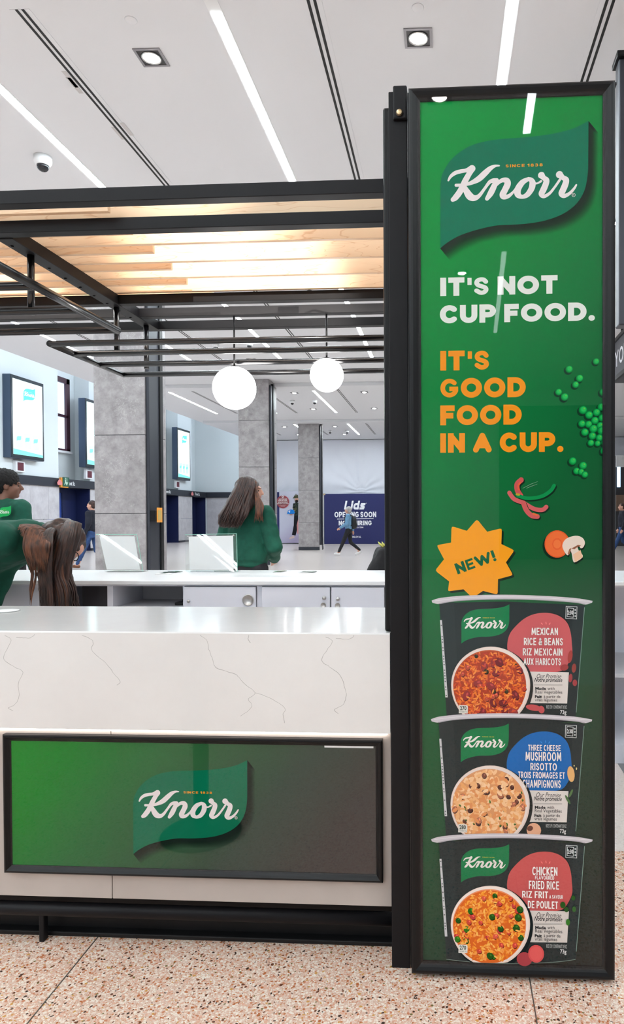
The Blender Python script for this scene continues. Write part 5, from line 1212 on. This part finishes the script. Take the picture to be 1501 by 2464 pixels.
class Rig:
    def __init__(s, base, phi, H):
        s.b = Vector(base); s.k = H / 1.7; s.R = Matrix.Rotation(-phi, 3, 'Z')
    def __call__(s, x, y, z): return s.b + s.R @ (Vector((x, y, z)) * s.k)
    def v(s, x, y, z): return s.R @ (Vector((x, y, z)) * s.k)
def human(name, base, phi, H, label, top, legs, shoes, skin, hair, head_yaw=0.0, walk=False, arms=None, vox=.011, group=None, hairstyle='short', back_only=False, lean=0.0):
    g = Rig(base, phi, H); k = g.k
    o = empty(name, base, label, 'person', group)
    st_ = .34 if walk else .0
    hip = [(-.09, 0, .90), (.09, 0, .90)]
    if walk: knee = [(-.09, .17, .50), (.09, -.05, .46)]; ank = [(-.09, .33, .10), (.09, -.36, .16)]; toe = [(-.09, .47, .07), (.09, -.24, .045)]
    else: knee = [(-.10, .02, .49), (.10, .02, .49)]; ank = [(-.11, 0, .09), (.11, 0, .09)]; toe = [(-.13, .15, .035), (.13, .15, .035)]
    sh = [(-.175, 0, 1.385), (.175, 0, 1.385)]
    elb, wri = arms if arms else ([(-.24, -.03, 1.11), (.24, -.03, 1.11)], [(-.25, .06, .87), (.25, .06, .87)])
    ry = Matrix.Rotation(-head_yaw, 3, 'Z'); hc = Vector((0, .02 + lean, 1.575))
    hp = lambda x, y, z: g(*(hc + ry @ Vector((x, y, z))))
    # skin: one continuous figure
    b = Blob()
    b.loft([(g(0, 0, .84), g.v(.13, 0, 0), g.v(0, .085, 0)), (g(0, 0, .95), g.v(.14, 0, 0), g.v(0, .09, 0)), (g(0, .0, 1.08), g.v(.115, 0, 0), g.v(0, .08, 0)), (g(0, .01, 1.25), g.v(.14, 0, 0), g.v(0, .09, 0)), (g(0, .0, 1.38), g.v(.15, 0, 0), g.v(0, .07, 0)), (g(0, 0, 1.43), g.v(.07, 0, 0), g.v(0, .05, 0))])
    b.cap(g(0, -.01, 1.38), .052 * k, hp(0, -.02, -.07), .050 * k)
    RR = g.R @ ry
    b.ell(hp(0, -.015, .03), (.075 * k, .095 * k, .092 * k), RR); b.ell(hp(0, .025, -.035), (.062 * k, .070 * k, .085 * k), RR)
    b.ell(hp(0, .065, -.088), (.028 * k, .025 * k, .022 * k), RR)
    b.cap(hp(0, .094, .012), .009 * k, hp(0, .112, -.026), .014 * k); b.cap(hp(-.03, .085, .022), .012 * k, hp(.03, .085, .022), .012 * k)
    b.ell(hp(0, .088, -.055), (.024 * k, .012 * k, .010 * k), RR)
    for s in (-1, 1):
        b.ell(hp(.074 * s, -.008, -.012), (.010 * k, .020 * k, .032 * k), RR); b.ell(hp(.036 * s, .066, -.03), (.026 * k, .024 * k, .026 * k), RR)
    for i in (0, 1):
        b.chain([g(*sh[i]), g(*elb[i]), g(*wri[i])], [.045 * k, .036 * k, .026 * k])
        d = (g(*wri[i]) - g(*elb[i])).normalized(); side = g.v(1 if i else -1, 0, 0).normalized(); fw = d.cross(side).normalized(); w = g(*wri[i])
        b.cap(w, .026 * k, w + d * .075 * k, .034 * k)
        for j, (of, ln) in enumerate(((-.026, .068), (-.009, .080), (.009, .075), (.026, .058))):
            a = w + d * .085 * k + fw * of * k; m_ = a + d * ln * .55 * k - side * .006 * k; b.chain([a, m_, m_ + d * ln * .4 * k - side * .018 * k], [.010 * k, .009 * k, .008 * k])
        a = w + d * .03 * k - fw * .03 * k; b.chain([a, a + d * .035 * k - fw * .022 * k, a + d * .065 * k - fw * .022 * k], [.012 * k, .010 * k, .009 * k])
        b.chain([g(*hip[i]), g(*knee[i]), g(*ank[i])], [.075 * k, .05 * k, .036 * k]); b.cap(g(*ank[i]), .036 * k, g(*toe[i]), .03 * k)
    body = b.done('body', skin, o, vox * .8, 3)
    for s in (-1, 1):
        e = Blob(); e.ell(hp(.031 * s, .083, -.002), (.012 * k, .006 * k, .006 * k), RR); e.done('eye', M_EYE, body, .003 * k, 1)
        e = Blob(); e.cap(hp(.018 * s, .096, .022), .004 * k, hp(.046 * s, .083, .022), .003 * k); e.done('eyebrow', hair, body, .003 * k, 1)
    e = Blob(); e.cap(hp(-.02, .094, -.055), .005 * k, hp(.02, .094, -.055), .005 * k); e.done('mouth', M_LIP, body, .003 * k, 1)
    # jumper
    b = Blob()
    b.loft([(g(0, 0, .925), g.v(.160, 0, 0), g.v(0, .115, 0)), (g(0, 0, .965), g.v(.163, 0, 0), g.v(0, .118, 0)), (g(0, 0, .985), g.v(.182, 0, 0), g.v(0, .135, 0)), (g(0, .0, 1.08), g.v(.18, 0, 0), g.v(0, .13, 0)), (g(0, .01, 1.25), g.v(.185, 0, 0), g.v(0, .125, 0)), (g(0, .0, 1.36), g.v(.175, 0, 0), g.v(0, .095, 0)), (g(0, 0, 1.425), g.v(.10, 0, 0), g.v(0, .07, 0)), (g(0, 0, 1.455), g.v(.066, 0, 0), g.v(0, .062, 0))])
    for i in (0, 1):
        b.chain([g(*sh[i]), g(*elb[i]), g(*wri[i])], [.075 * k, .066 * k, .046 * k]); b.cap(g(0, -.015, 1.405), .062 * k, g(sh[i][0] * .8, -.01, 1.39), .066 * k)
    b.done('jumper', top, o, vox, 4, .012 * k, 9)
    b = Blob(); b.loft([(g(0, 0, .78), g.v(.165, 0, 0), g.v(0, .11, 0)), (g(0, 0, .88), g.v(.155, 0, 0), g.v(0, .105, 0)), (g(0, 0, .96), g.v(.14, 0, 0), g.v(0, .098, 0))])
    for i in (0, 1): b.chain([g(*hip[i]), g(*knee[i]), g(ank[i][0], ank[i][1], ank[i][2] + .04)], [.092 * k, .068 * k, .05 * k])
    b.done('trousers', legs, o, vox, 4, .006 * k, 11)
    for i in (0, 1):
        b = Blob(); a, t = Vector(ank[i]), Vector(toe[i]); d = (t - a)
        b.cap(g(*(a + Vector((0, -.02, -.035)))), .042 * k, g(*(a + d * .55 + Vector((0, 0, -.012)))), .045 * k); b.cap(g(*(a + d * .5 + Vector((0, 0, -.012)))), .045 * k, g(*t), .038 * k); b.done('shoe', shoes, o, vox * .8, 3)
    if hairstyle == 'short':
        b = Blob(); b.ell(hp(0, -.028, .042), (.084 * k, .10 * k, .088 * k), RR); b.ell(hp(0, -.055, -.01), (.074 * k, .06 * k, .075 * k), RR)
        b.done('hair', hair, o, vox * .8, 3, .006 * k, 30)
    elif hairstyle == 'afro':
        b = Blob(); b.ell(hp(0, -.022, .055), (.098 * k, .112 * k, .092 * k), RR); b.ell(hp(0, -.062, .0), (.082 * k, .06 * k, .085 * k), RR)
        b.done('hair', hair, o, .008, 2, .010 * k, 60)
    elif hairstyle == 'bob':
        b = Blob(); b.ell(hp(0, -.03, .04), (.092 * k, .108 * k, .098 * k), RR); b.ell(hp(0, -.05, -.04), (.085 * k, .07 * k, .07 * k), RR); b.done('hair', hair, o, vox * .8, 3, .012 * k, 40)
    return o, g, hp

# standing woman with long hair behind the rear counter
YW = 5.6
ws = P(598, 1300, YW); bw = Vector((ws.x - .0, YW, 0))
wo, wg, whp = human('person', bw, math.radians(18), 1.64, 'woman in a dark green sweatshirt with long brown hair behind the rear counter', M_GREEN, M_TROUS, M_SHOEW, M_SKIN, M_HAIRB, math.radians(68), arms=([(-.25, -.04, 1.10), (.27, -.02, 1.10)], [(-.13, .2, .99), (.09, .25, .98)]), hairstyle='none')
# her hair: a scalp cap, then locks falling down the back
b = Blob(); RRw = wg.R @ Matrix.Rotation(-math.radians(68), 3, 'Z'); k = wg.k
b.ell(whp(0, -.022, .04), (.09 * k, .105 * k, .092 * k), RRw); b.ell(whp(0, -.055, -.02), (.085 * k, .07 * k, .09 * k), RRw)
Lp = lambda zx, zy, dy=0.0: P(500 + zx / 7.505, 1120 + zy / 7.505, YW + dy)
b.loft([(Lp(715, 330, -.02), (.085, 0, 0), (0, .09, 0)), (Lp(640, 520, -.05), (.105, 0, 0), (0, .085, 0)), (Lp(570, 720, -.10), (.125, 0, 0), (0, .07, 0)), (Lp(450, 900, -.15), (.12, 0, 0), (0, .05, 0)), (Lp(385, 1040, -.16), (.095, 0, 0), (0, .035, 0)), (Lp(370, 1120, -.16), (.07, 0, 0), (0, .02, 0))])
hobj = b.done('hair', M_HAIRB, wo, .009, 4, .006, 22)
def lock(bm, pts, r0, seg=6):
    c = catmull([tuple(p) for p in pts], 5); n = len(c)
    tube_bm(bm, c, [max(.0006, r0 * min(1, .5 + 3 * i / n) * min(1, (n - 1 - i) / (n * .45) + .08)) for i in range(n)], seg)
bm = bmesh.new(); rr = random.Random(3)
for i in range(150):
    u = rr.random(); ux = 170 + 440 * u + rr.uniform(-20, 20); ue = 1090 + rr.uniform(-70, 70) - 40 * abs(u - .5)
    top_ = Lp(660 + 220 * (u - .3) + rr.uniform(-30, 30), 205 + 90 * (u - .35) ** 2 + rr.uniform(0, 20), -.07)
    m1 = Lp(520 + 300 * u + rr.uniform(-15, 15), 420, -.11 - .02 * rr.random()); m2 = Lp(400 + 360 * u + rr.uniform(-20, 20), 640, -.15 - .03 * rr.random()); m3 = Lp(270 + 440 * u + rr.uniform(-25, 25), 880, -.19 - .03 * rr.random())
    lock(bm, [top_, m1, m2, m3, Lp(ux, ue, -.19 - .03 * rr.random())], rr.uniform(.006, .011))
from_bm('hair_lock', bm, M_HAIRB, hobj)
bm = bmesh.new()
for i in range(44):                                        # the front lock over the right shoulder, lighter
    u = rr.random()
    lock(bm, [Lp(800 + 90 * u, 240 + 60 * u, -.05), Lp(835 + 40 * u + rr.uniform(-10, 10), 420, -.09), Lp(850 + 70 * u, 560, -.12), Lp(880 + 110 * u + rr.uniform(-15, 15), 700 + 30 * u, -.15), Lp(850 + 130 * u, 880, -.17), Lp(860 + 120 * u + rr.uniform(-40, 30), 980 + rr.uniform(-60, 70), -.15)], rr.uniform(.005, .009))
from_bm('front_lock', bm, M_HAIRA, hobj)

# man in green at the left edge
YM = 5.6
mp_ = P(14, 1300, YM)
mo, mg, mhp = human('person', (mp_.x, YM, 0), math.radians(14), 1.70, 'man in a dark green sweatshirt with a leaf emblem seen from behind', M_GREEN, M_TROUS, M_SHOEB, M_SKIN2, M_HAIRK, math.radians(42), hairstyle='afro')
pb = mg(.125, -.12, 1.325)
ux_ = mg.R @ Vector((1, 0, 0)); nn_ = mg.R @ Vector((0, -1, 0))
jm = [c for c in mo.children if c.name.startswith('jumper')][0]
pb += nn_ * max(0, .004 + max((v.co - pb).dot(nn_) for v in jm.data.vertices if abs((v.co - pb).dot(ux_)) < .09 and abs(v.co.z - pb.z) < .06))
pr = Pr(pb, ux_, (0, 0, 1), nn_, .0, .0008, 1e-4); emblem(pr, (-.06, -.03), .13, (40, 170, 90), (225, 240, 225), (220, 190, 60), False, True, True)
lg = pr.done('printed_emblem', M_PRINT, mo)

# woman bending down between the counters
YN = 3.33
Bp = lambda px, py, dy=0.0: P(px, py, YN + dy)
zz_ = lambda zx, zy, dy=0.0: P(zx / 5.773, 1120 + zy / 5.773, YN + dy)
bo = empty('person', (Bp(-60, 1300).x, YN, 0), 'woman with long dark hair and glasses bending down between the counters', 'person')
sh0 = zz_(330, 1010)
hipc = Vector((sh0.x - .56, YN, 1.02)); neck = zz_(560, 985)
headc = zz_(850, 1075, .0)
hx_ = (headc - neck).normalized()
b = Blob()
tv = (sh0 - hipc).normalized(); upv = Vector((-tv.z, 0, tv.x))
b.loft([(hipc, Vector((0, .15, 0)), upv * .11), (hipc.lerp(sh0, .5), Vector((0, .14, 0)), upv * .09), (sh0, Vector((0, .15, 0)), upv * .08)])
b.cap(sh0 + upv * .02, .05, headc - hx_ * .06, .05)
b.ell(headc, (.095, .078, .10)); b.ell(headc + Vector((.04, .0, -.02)), (.073, .06, .062)); b.ell(headc + Vector((-.012, .045, -.085)), (.05, .045, .05)); b.ell(headc + Vector((-.02, .055, -.13)), (.028, .028, .024))
b.cap(headc + Vector((.02, .075, -.05)), .010, headc + Vector((.012, .098, -.075)), .013)
for s in (-1, 1):
    b.ell(headc + Vector((-.005, .076 * s, -.02)), (.02, .01, .03))
    e0 = sh0 + Vector((-.02, .15 * s, .0)); e1 = e0 + Vector((-.2, .02 * s, -.14)); e2 = e1 + Vector((-.06, -.02 * s, -.22))
    b.chain([e0, e1, e2], [.045, .036, .026]); b.cap(e2, .026, e2 + Vector((.06, 0, -.05)), .034)
    for j in range(4): a = e2 + Vector((.065, (-.024 + .016 * j), -.055)); b.chain([a, a + Vector((.04, 0, -.03)), a + Vector((.055, 0, -.065))], [.010, .009, .008])
    a = e2 + Vector((.03, -.03 * s, -.02)); b.chain([a, a + Vector((.03, -.02 * s, -.02)), a + Vector((.05, -.015 * s, -.045))], [.012, .010, .009])
    b.chain([hipc + Vector((0, .09 * s, 0)), Vector((hipc.x + .06, YN + .1 * s, .52)), Vector((hipc.x - .02, YN + .11 * s, .09))], [.08, .052, .038]); b.cap((hipc.x - .02, YN + .11 * s, .07), .035, (hipc.x + .14, YN + .12 * s, .035), .03)
bbody = b.done('body', M_SKIN, bo, .009, 3)
b = Blob()
b.loft([(hipc + tv * .0, Vector((0, .175, 0)), upv * .135), (hipc.lerp(sh0, .3), Vector((0, .175, 0)), upv * .128), (hipc.lerp(sh0, .6), Vector((0, .18, 0)), upv * .125), (hipc.lerp(sh0, .9), Vector((0, .175, 0)), upv * .115), (sh0 + tv * .05, Vector((0, .12, 0)), upv * .085), (sh0 + tv * .085, Vector((0, .075, 0)), upv * .06)])
for s in (-1, 1):
    e0 = sh0 + Vector((-.02, .15 * s, 0)); e1 = e0 + Vector((-.2, .02 * s, -.14)); e2 = e1 + Vector((-.06, -.02 * s, -.22)); b.chain([e0, e1, e2], [.085, .064, .045])
b.done('jumper', M_GREEN, bo, .010, 4, .010, 9)
b = Blob(); b.loft([(hipc - tv * .08, Vector((0, .165, 0)), upv * .12), (hipc + tv * .06, Vector((0, .17, 0)), upv * .125)])
for s in (-1, 1): b.chain([hipc + Vector((-.02, .09 * s, -.02)), Vector((hipc.x + .06, YN + .1 * s, .52)), Vector((hipc.x - .02, YN + .11 * s, .12))], [.105, .072, .055])
b.done('trousers', M_TROUS, bo, .012, 4, .006, 11)
for s in (-1, 1): b = Blob(); b.cap((hipc.x - .04, YN + .11 * s, .045), .042, (hipc.x + .06, YN + .115 * s, .045), .043); b.cap((hipc.x + .06, YN + .115 * s, .042), .042, (hipc.x + .15, YN + .12 * s, .036), .035); b.done('shoe', M_SHOEB, bo, .01, 3)
b = Blob(); b.ell(headc + Vector((.004, 0, .014)), (.116, .094, .112)); b.ell(headc + Vector((-.05, 0, -.05)), (.07, .085, .09))
b.loft([(zz_(800, 1120), (.07, 0, 0), (0, .085, 0)), (zz_(770, 1280), (.078, 0, 0), (0, .085, 0)), (zz_(755, 1480), (.074, 0, 0), (0, .075, 0)), (zz_(790, 1700), (.085, 0, 0), (0, .065, 0)), (zz_(850, 1950), (.092, 0, 0), (0, .055, 0)), (zz_(860, 2250), (.07, 0, 0), (0, .04, 0)), (zz_(850, 2500), (.03, 0, 0), (0, .02, 0))])
bh = b.done('hair', M_HAIRB, bo, .008, 4, .008, 26)
bm = bmesh.new(); rr = random.Random(11); bm2 = bmesh.new()
for i in range(190):
    u = rr.random(); dy = -.03 - .06 * math.sin(math.pi * min(1, u * 1.2)) - .012 * rr.random()
    s0 = zz_(1080 - 160 * u + rr.uniform(-20, 20), 860 - 70 * math.sin(math.pi * u) + rr.uniform(-10, 20), -.02)
    s0 = zz_(1130 - 420 * u, 900 - 130 * math.sin(math.pi * (.25 + .6 * u)), -.02)
    m0 = zz_(1085 - 440 * u + rr.uniform(-15, 15), 1010 - 40 * math.sin(math.pi * u), dy - .01)
    m1 = zz_(1010 - 440 * u + rr.uniform(-20, 20), 1250 + rr.uniform(-30, 30), dy - .015)
    m2 = zz_(960 - 400 * u + rr.uniform(-25, 25), 1500 + rr.uniform(-30, 30), dy)
    m3 = zz_(1030 - 430 * u + rr.uniform(-35, 35), 1750, dy); e = zz_(1110 - 520 * u + rr.uniform(-40, 40), 2080 + rr.uniform(-90, 260), dy + .01)
    lock(bm2 if (rr.random() < .16) else bm, [s0, m0, m1, m2, m3, e], rr.uniform(.005, .010))
from_bm('hair_lock', bm, M_HAIRB, bh); from_bm('auburn_lock', bm2, M_HAIRA, bh)
bm = bmesh.new()
for i in range(130):                                        # loose hair spread over the shoulder, falling in front of it
    u, w = rr.random(), rr.uniform(-1, 1)
    lock(bm, [zz_(700 + 30 * w, 930 + 70 * u, -.085), zz_(560 + 60 * u + 20 * w, 880 + 90 * u, -.115), zz_(410 + 270 * u + 25 * w, 900 + 150 * u, -.15), zz_(360 + 320 * u + 30 * w, 1120, -.178 - .01 * rr.random()), zz_(400 + 260 * u + 30 * w, 1300, -.172), zz_(430 + 190 * u + 35 * w, 1430 + rr.uniform(-80, 90), -.15)], rr.uniform(.003, .007))
bm3 = bmesh.new()
for i in range(70):                                         # hair bridging the shoulder and the hanging mass
    u, w = rr.random(), rr.uniform(-1, 1)
    lock(bm3, [zz_(760 + 60 * u, 860 + 30 * u, -.05), zz_(650 + 90 * u, 930 + 30 * w, -.11), zz_(560 + 150 * u + 15 * w, 1080, -.165), zz_(545 + 150 * u + 20 * w, 1330, -.16), zz_(560 + 140 * u + 25 * w, 1600, -.13), zz_(585 + 130 * u + 40 * w, 1900 + rr.uniform(-150, 200), -.11)], rr.uniform(.004, .008))
from_bm('hair_lock', bm3, M_HAIRB, bh)
for i in range(40):                                         # short strands on top of the back
    u = rr.random(); lock(bm, [zz_(640, 900 + 40 * u, -.07), zz_(500 + rr.uniform(-20, 20), 835 + 50 * u, -.09 - .04 * u), zz_(330 + 60 * u + rr.uniform(-40, 20), 825 + 60 * u, -.10 - .05 * u), zz_(250 + 90 * u + rr.uniform(-30, 30), 860 + 160 * u, -.13 - .04 * u)], rr.uniform(.003, .006))
for i in range(12): u = rr.random(); lock(bm, [zz_(430 + 60 * u, 1350, -.14), zz_(430 + 70 * u, 1550, -.13), zz_(410 + 40 * u, 1720 + 60 * u, -.12), zz_(425 + rr.uniform(-12, 12), 1800 + rr.uniform(0, 170), -.12)], rr.uniform(.002, .0045))
from_bm('shoulder_lock', bm, M_HAIRA, bh)
gc = zz_(1050, 1268, -.045)
gl = tube('glasses', [gc + Vector((.022 * math.cos(a) * .6, -.01 * math.sin(a), .018 * math.sin(a) + .010 * math.cos(a))) for a in (2 * math.pi * j / 20 for j in range(21))], .0022, M_BLACK2, bo, 8)
tube('glasses_temple', [gc + Vector((-.012, -.005, 0)), zz_(950, 1300, -.06), zz_(860, 1240, -.07)], .002, M_BLACK2, gl, 6)

# walking woman in denim with a backpack, far away
wp = PZ(839, 1337, 0)
pw, pg_, php = human('person', (wp.x, wp.y, 0), math.radians(-90), 1.64, 'grey haired woman in a denim jacket walking past the navy hoarding', M_DENIM, M_TROUS, M_SHOEW, M_SKIN, M_HAIRG, walk=True, vox=.016, hairstyle='bob', arms=([(-.23, .02, 1.12), (.22, -.1, 1.12)], [(-.22, .24, .98), (.22, -.12, .88)]))
bp = empty('backpack', pg_(0, -.2, 1.0), 'black backpack on the back of the walking woman', 'backpack')
b = Blob(); b.ell(pg_(0, -.19, 1.17), (.09, .14, .2)); b.cap(pg_(0, -.18, 1.04), .12, pg_(0, -.17, 1.28), .09); b.done('pack', mat('black_nylon', (24, 26, 32), .6), bp, .016, 3)
for s in (-1, 1): tube('strap', [pg_(.09 * s, -.13, 1.36), pg_(.1 * s, .0, 1.46), pg_(.11 * s, .12, 1.34), pg_(.13 * s, .1, 1.12), pg_(.12 * s, -.12, 1.05)], .014, M_BLACK2, bp, 8)
# man passing behind the near column
mp2 = PZ(214, 1369, 0)
human('person', (mp2.x + .1, mp2.y, 0), math.radians(-90), 1.74, 'man in a dark jumper and jeans half hidden by the near column', M_NAVYC, M_JEANS, M_SHOEB, M_SKIN, M_HAIRB, walk=True, vox=.016, hairstyle='short')
# person at the right edge beyond the tall poster
mp3 = PZ(1497, 1337, 0)
human('person', (mp3.x, mp3.y, 0), math.radians(-90), 1.72, 'person in a dark top and jeans at the right edge beyond the poster', M_NAVYC, M_JEANS, M_SHOEB, M_SKIN, M_HAIRB, walk=True, vox=.016, hairstyle='short')

# ------------------------------------------------------------------ right edge beyond the poster
XS = 3.0
M_SIGNB = mat('dark_sign_beam', (70, 70, 76), .5)
ya_, yb_s = PXX(1482, 850, XS).y + .5, PXX(1560, 850, XS).y
sbm = empty('lettered_beam', (XS + .1, ya_, 4.0), 'dark overhead beam with white lettering at the right edge', 'sign beam')
z0_, z1_ = PXX(1490, 903, XS).z, PXX(1490, 812, XS).z
box('beam_body', XS, XS + .3, yb_s - 3, ya_, z0_, z1_, M_SIGNB, sbm, .01)
box('lower_edge', XS - .03, XS + .02, yb_s - 3, ya_, z0_ - .05, z0_ + .03, M_BLACK2, sbm, .004); box('upper_edge', XS - .03, XS + .02, yb_s - 3, ya_, z1_ - .02, z1_ + .05, M_BLACK2, sbm, .004)
for y in (yb_s - 2, ya_ - .5): box('beam_hanger', XS + .1, XS + .16, y, y + .06, z1_, ZC, M_BLACK2, sbm, .002)
pr = Pr((XS, 0, 0), (0, -1, 0), (0, 0, 1), (-1, 0, 0), .004, .002, 2e-4)
yq = PXX(1483, 850, XS).y; zmid = (z0_ + z1_) / 2
letters(pr, 'YORK', lambda a, b: (-yq + a * .36 - .1, zmid - .15 + b * .3), .16, (230, 230, 235), gap=.14); pr.done('beam_lettering', M_PRINT, sbm)
hgx = P(1489, 450, 5.2)
hs = empty('hanging_sign', (hgx.x + .3, 5.25, 2.75), 'dark hanging sign housing at the top of the right edge', 'sign')
box('housing', hgx.x, hgx.x + .6, 5.2, 5.32, P(1495, 782, 5.2).z, P(1495, 140, 5.2).z, M_DARK, hs, .01)
box('cap', hgx.x - .02, hgx.x + .62, 5.17, 5.35, P(1495, 140, 5.2).z, P(1495, 126, 5.2).z, M_BLACK2, hs, .006)
for x in (hgx.x + .1, hgx.x + .5): tube('rod', [(x, 5.26, P(1495, 128, 5.2).z), (x, 5.26, ZC)], .012, M_BLACK2, hs, 8)
# lit shop beyond it
sf = empty('shop_front', (P(1500, 1300, 30).x, 30, 0), 'distant dark shop front with a lit blue panel at the right edge', 'shop front')
sx_ = P(1481, 1200, 30).x
box('shop_wall', sx_, sx_ + 4, 30, 30.2, 0, 3.9, M_SHOPDARK, sf, .01); box('lit_panel', P(1485.5, 1150, 29.9).x, P(1493, 1150, 29.9).x, 29.95, 30, P(1490, 1172, 29.95).z, P(1490, 1117, 29.95).z, emat('blue_panel', (190, 225, 255), 2.5), sf, 0)
box('fascia', sx_, sx_ + 4, 29.9, 30, 3.4, 3.9, M_WHITE, sf, .01); box('wood_shelf', sx_, sx_ + 4, 29.9, 30, 1.5, 2.2, mat('shelf_wood', (120, 96, 80), .6), sf, .01)

# stanchion standing in front of the counter, outside the frame but mirrored in the counter sign
sp_ = empty('stanchion', (-1.06, 1.23, 0), 'black stanchion post mirrored in the counter sign', 'stanchion')
lathe('base', [(.16, 0), (.16, .012), (.12, .022), (.04, .03), (.03, .04)], (-1.06, 1.23, 0), M_BLACK2, sp_, seg=36)
lathe('pole', [(.031, .03), (.031, .94), (.036, .945), (.036, .985), (.02, .99)], (-1.06, 1.23, 0), M_BLACK2, sp_, seg=24)
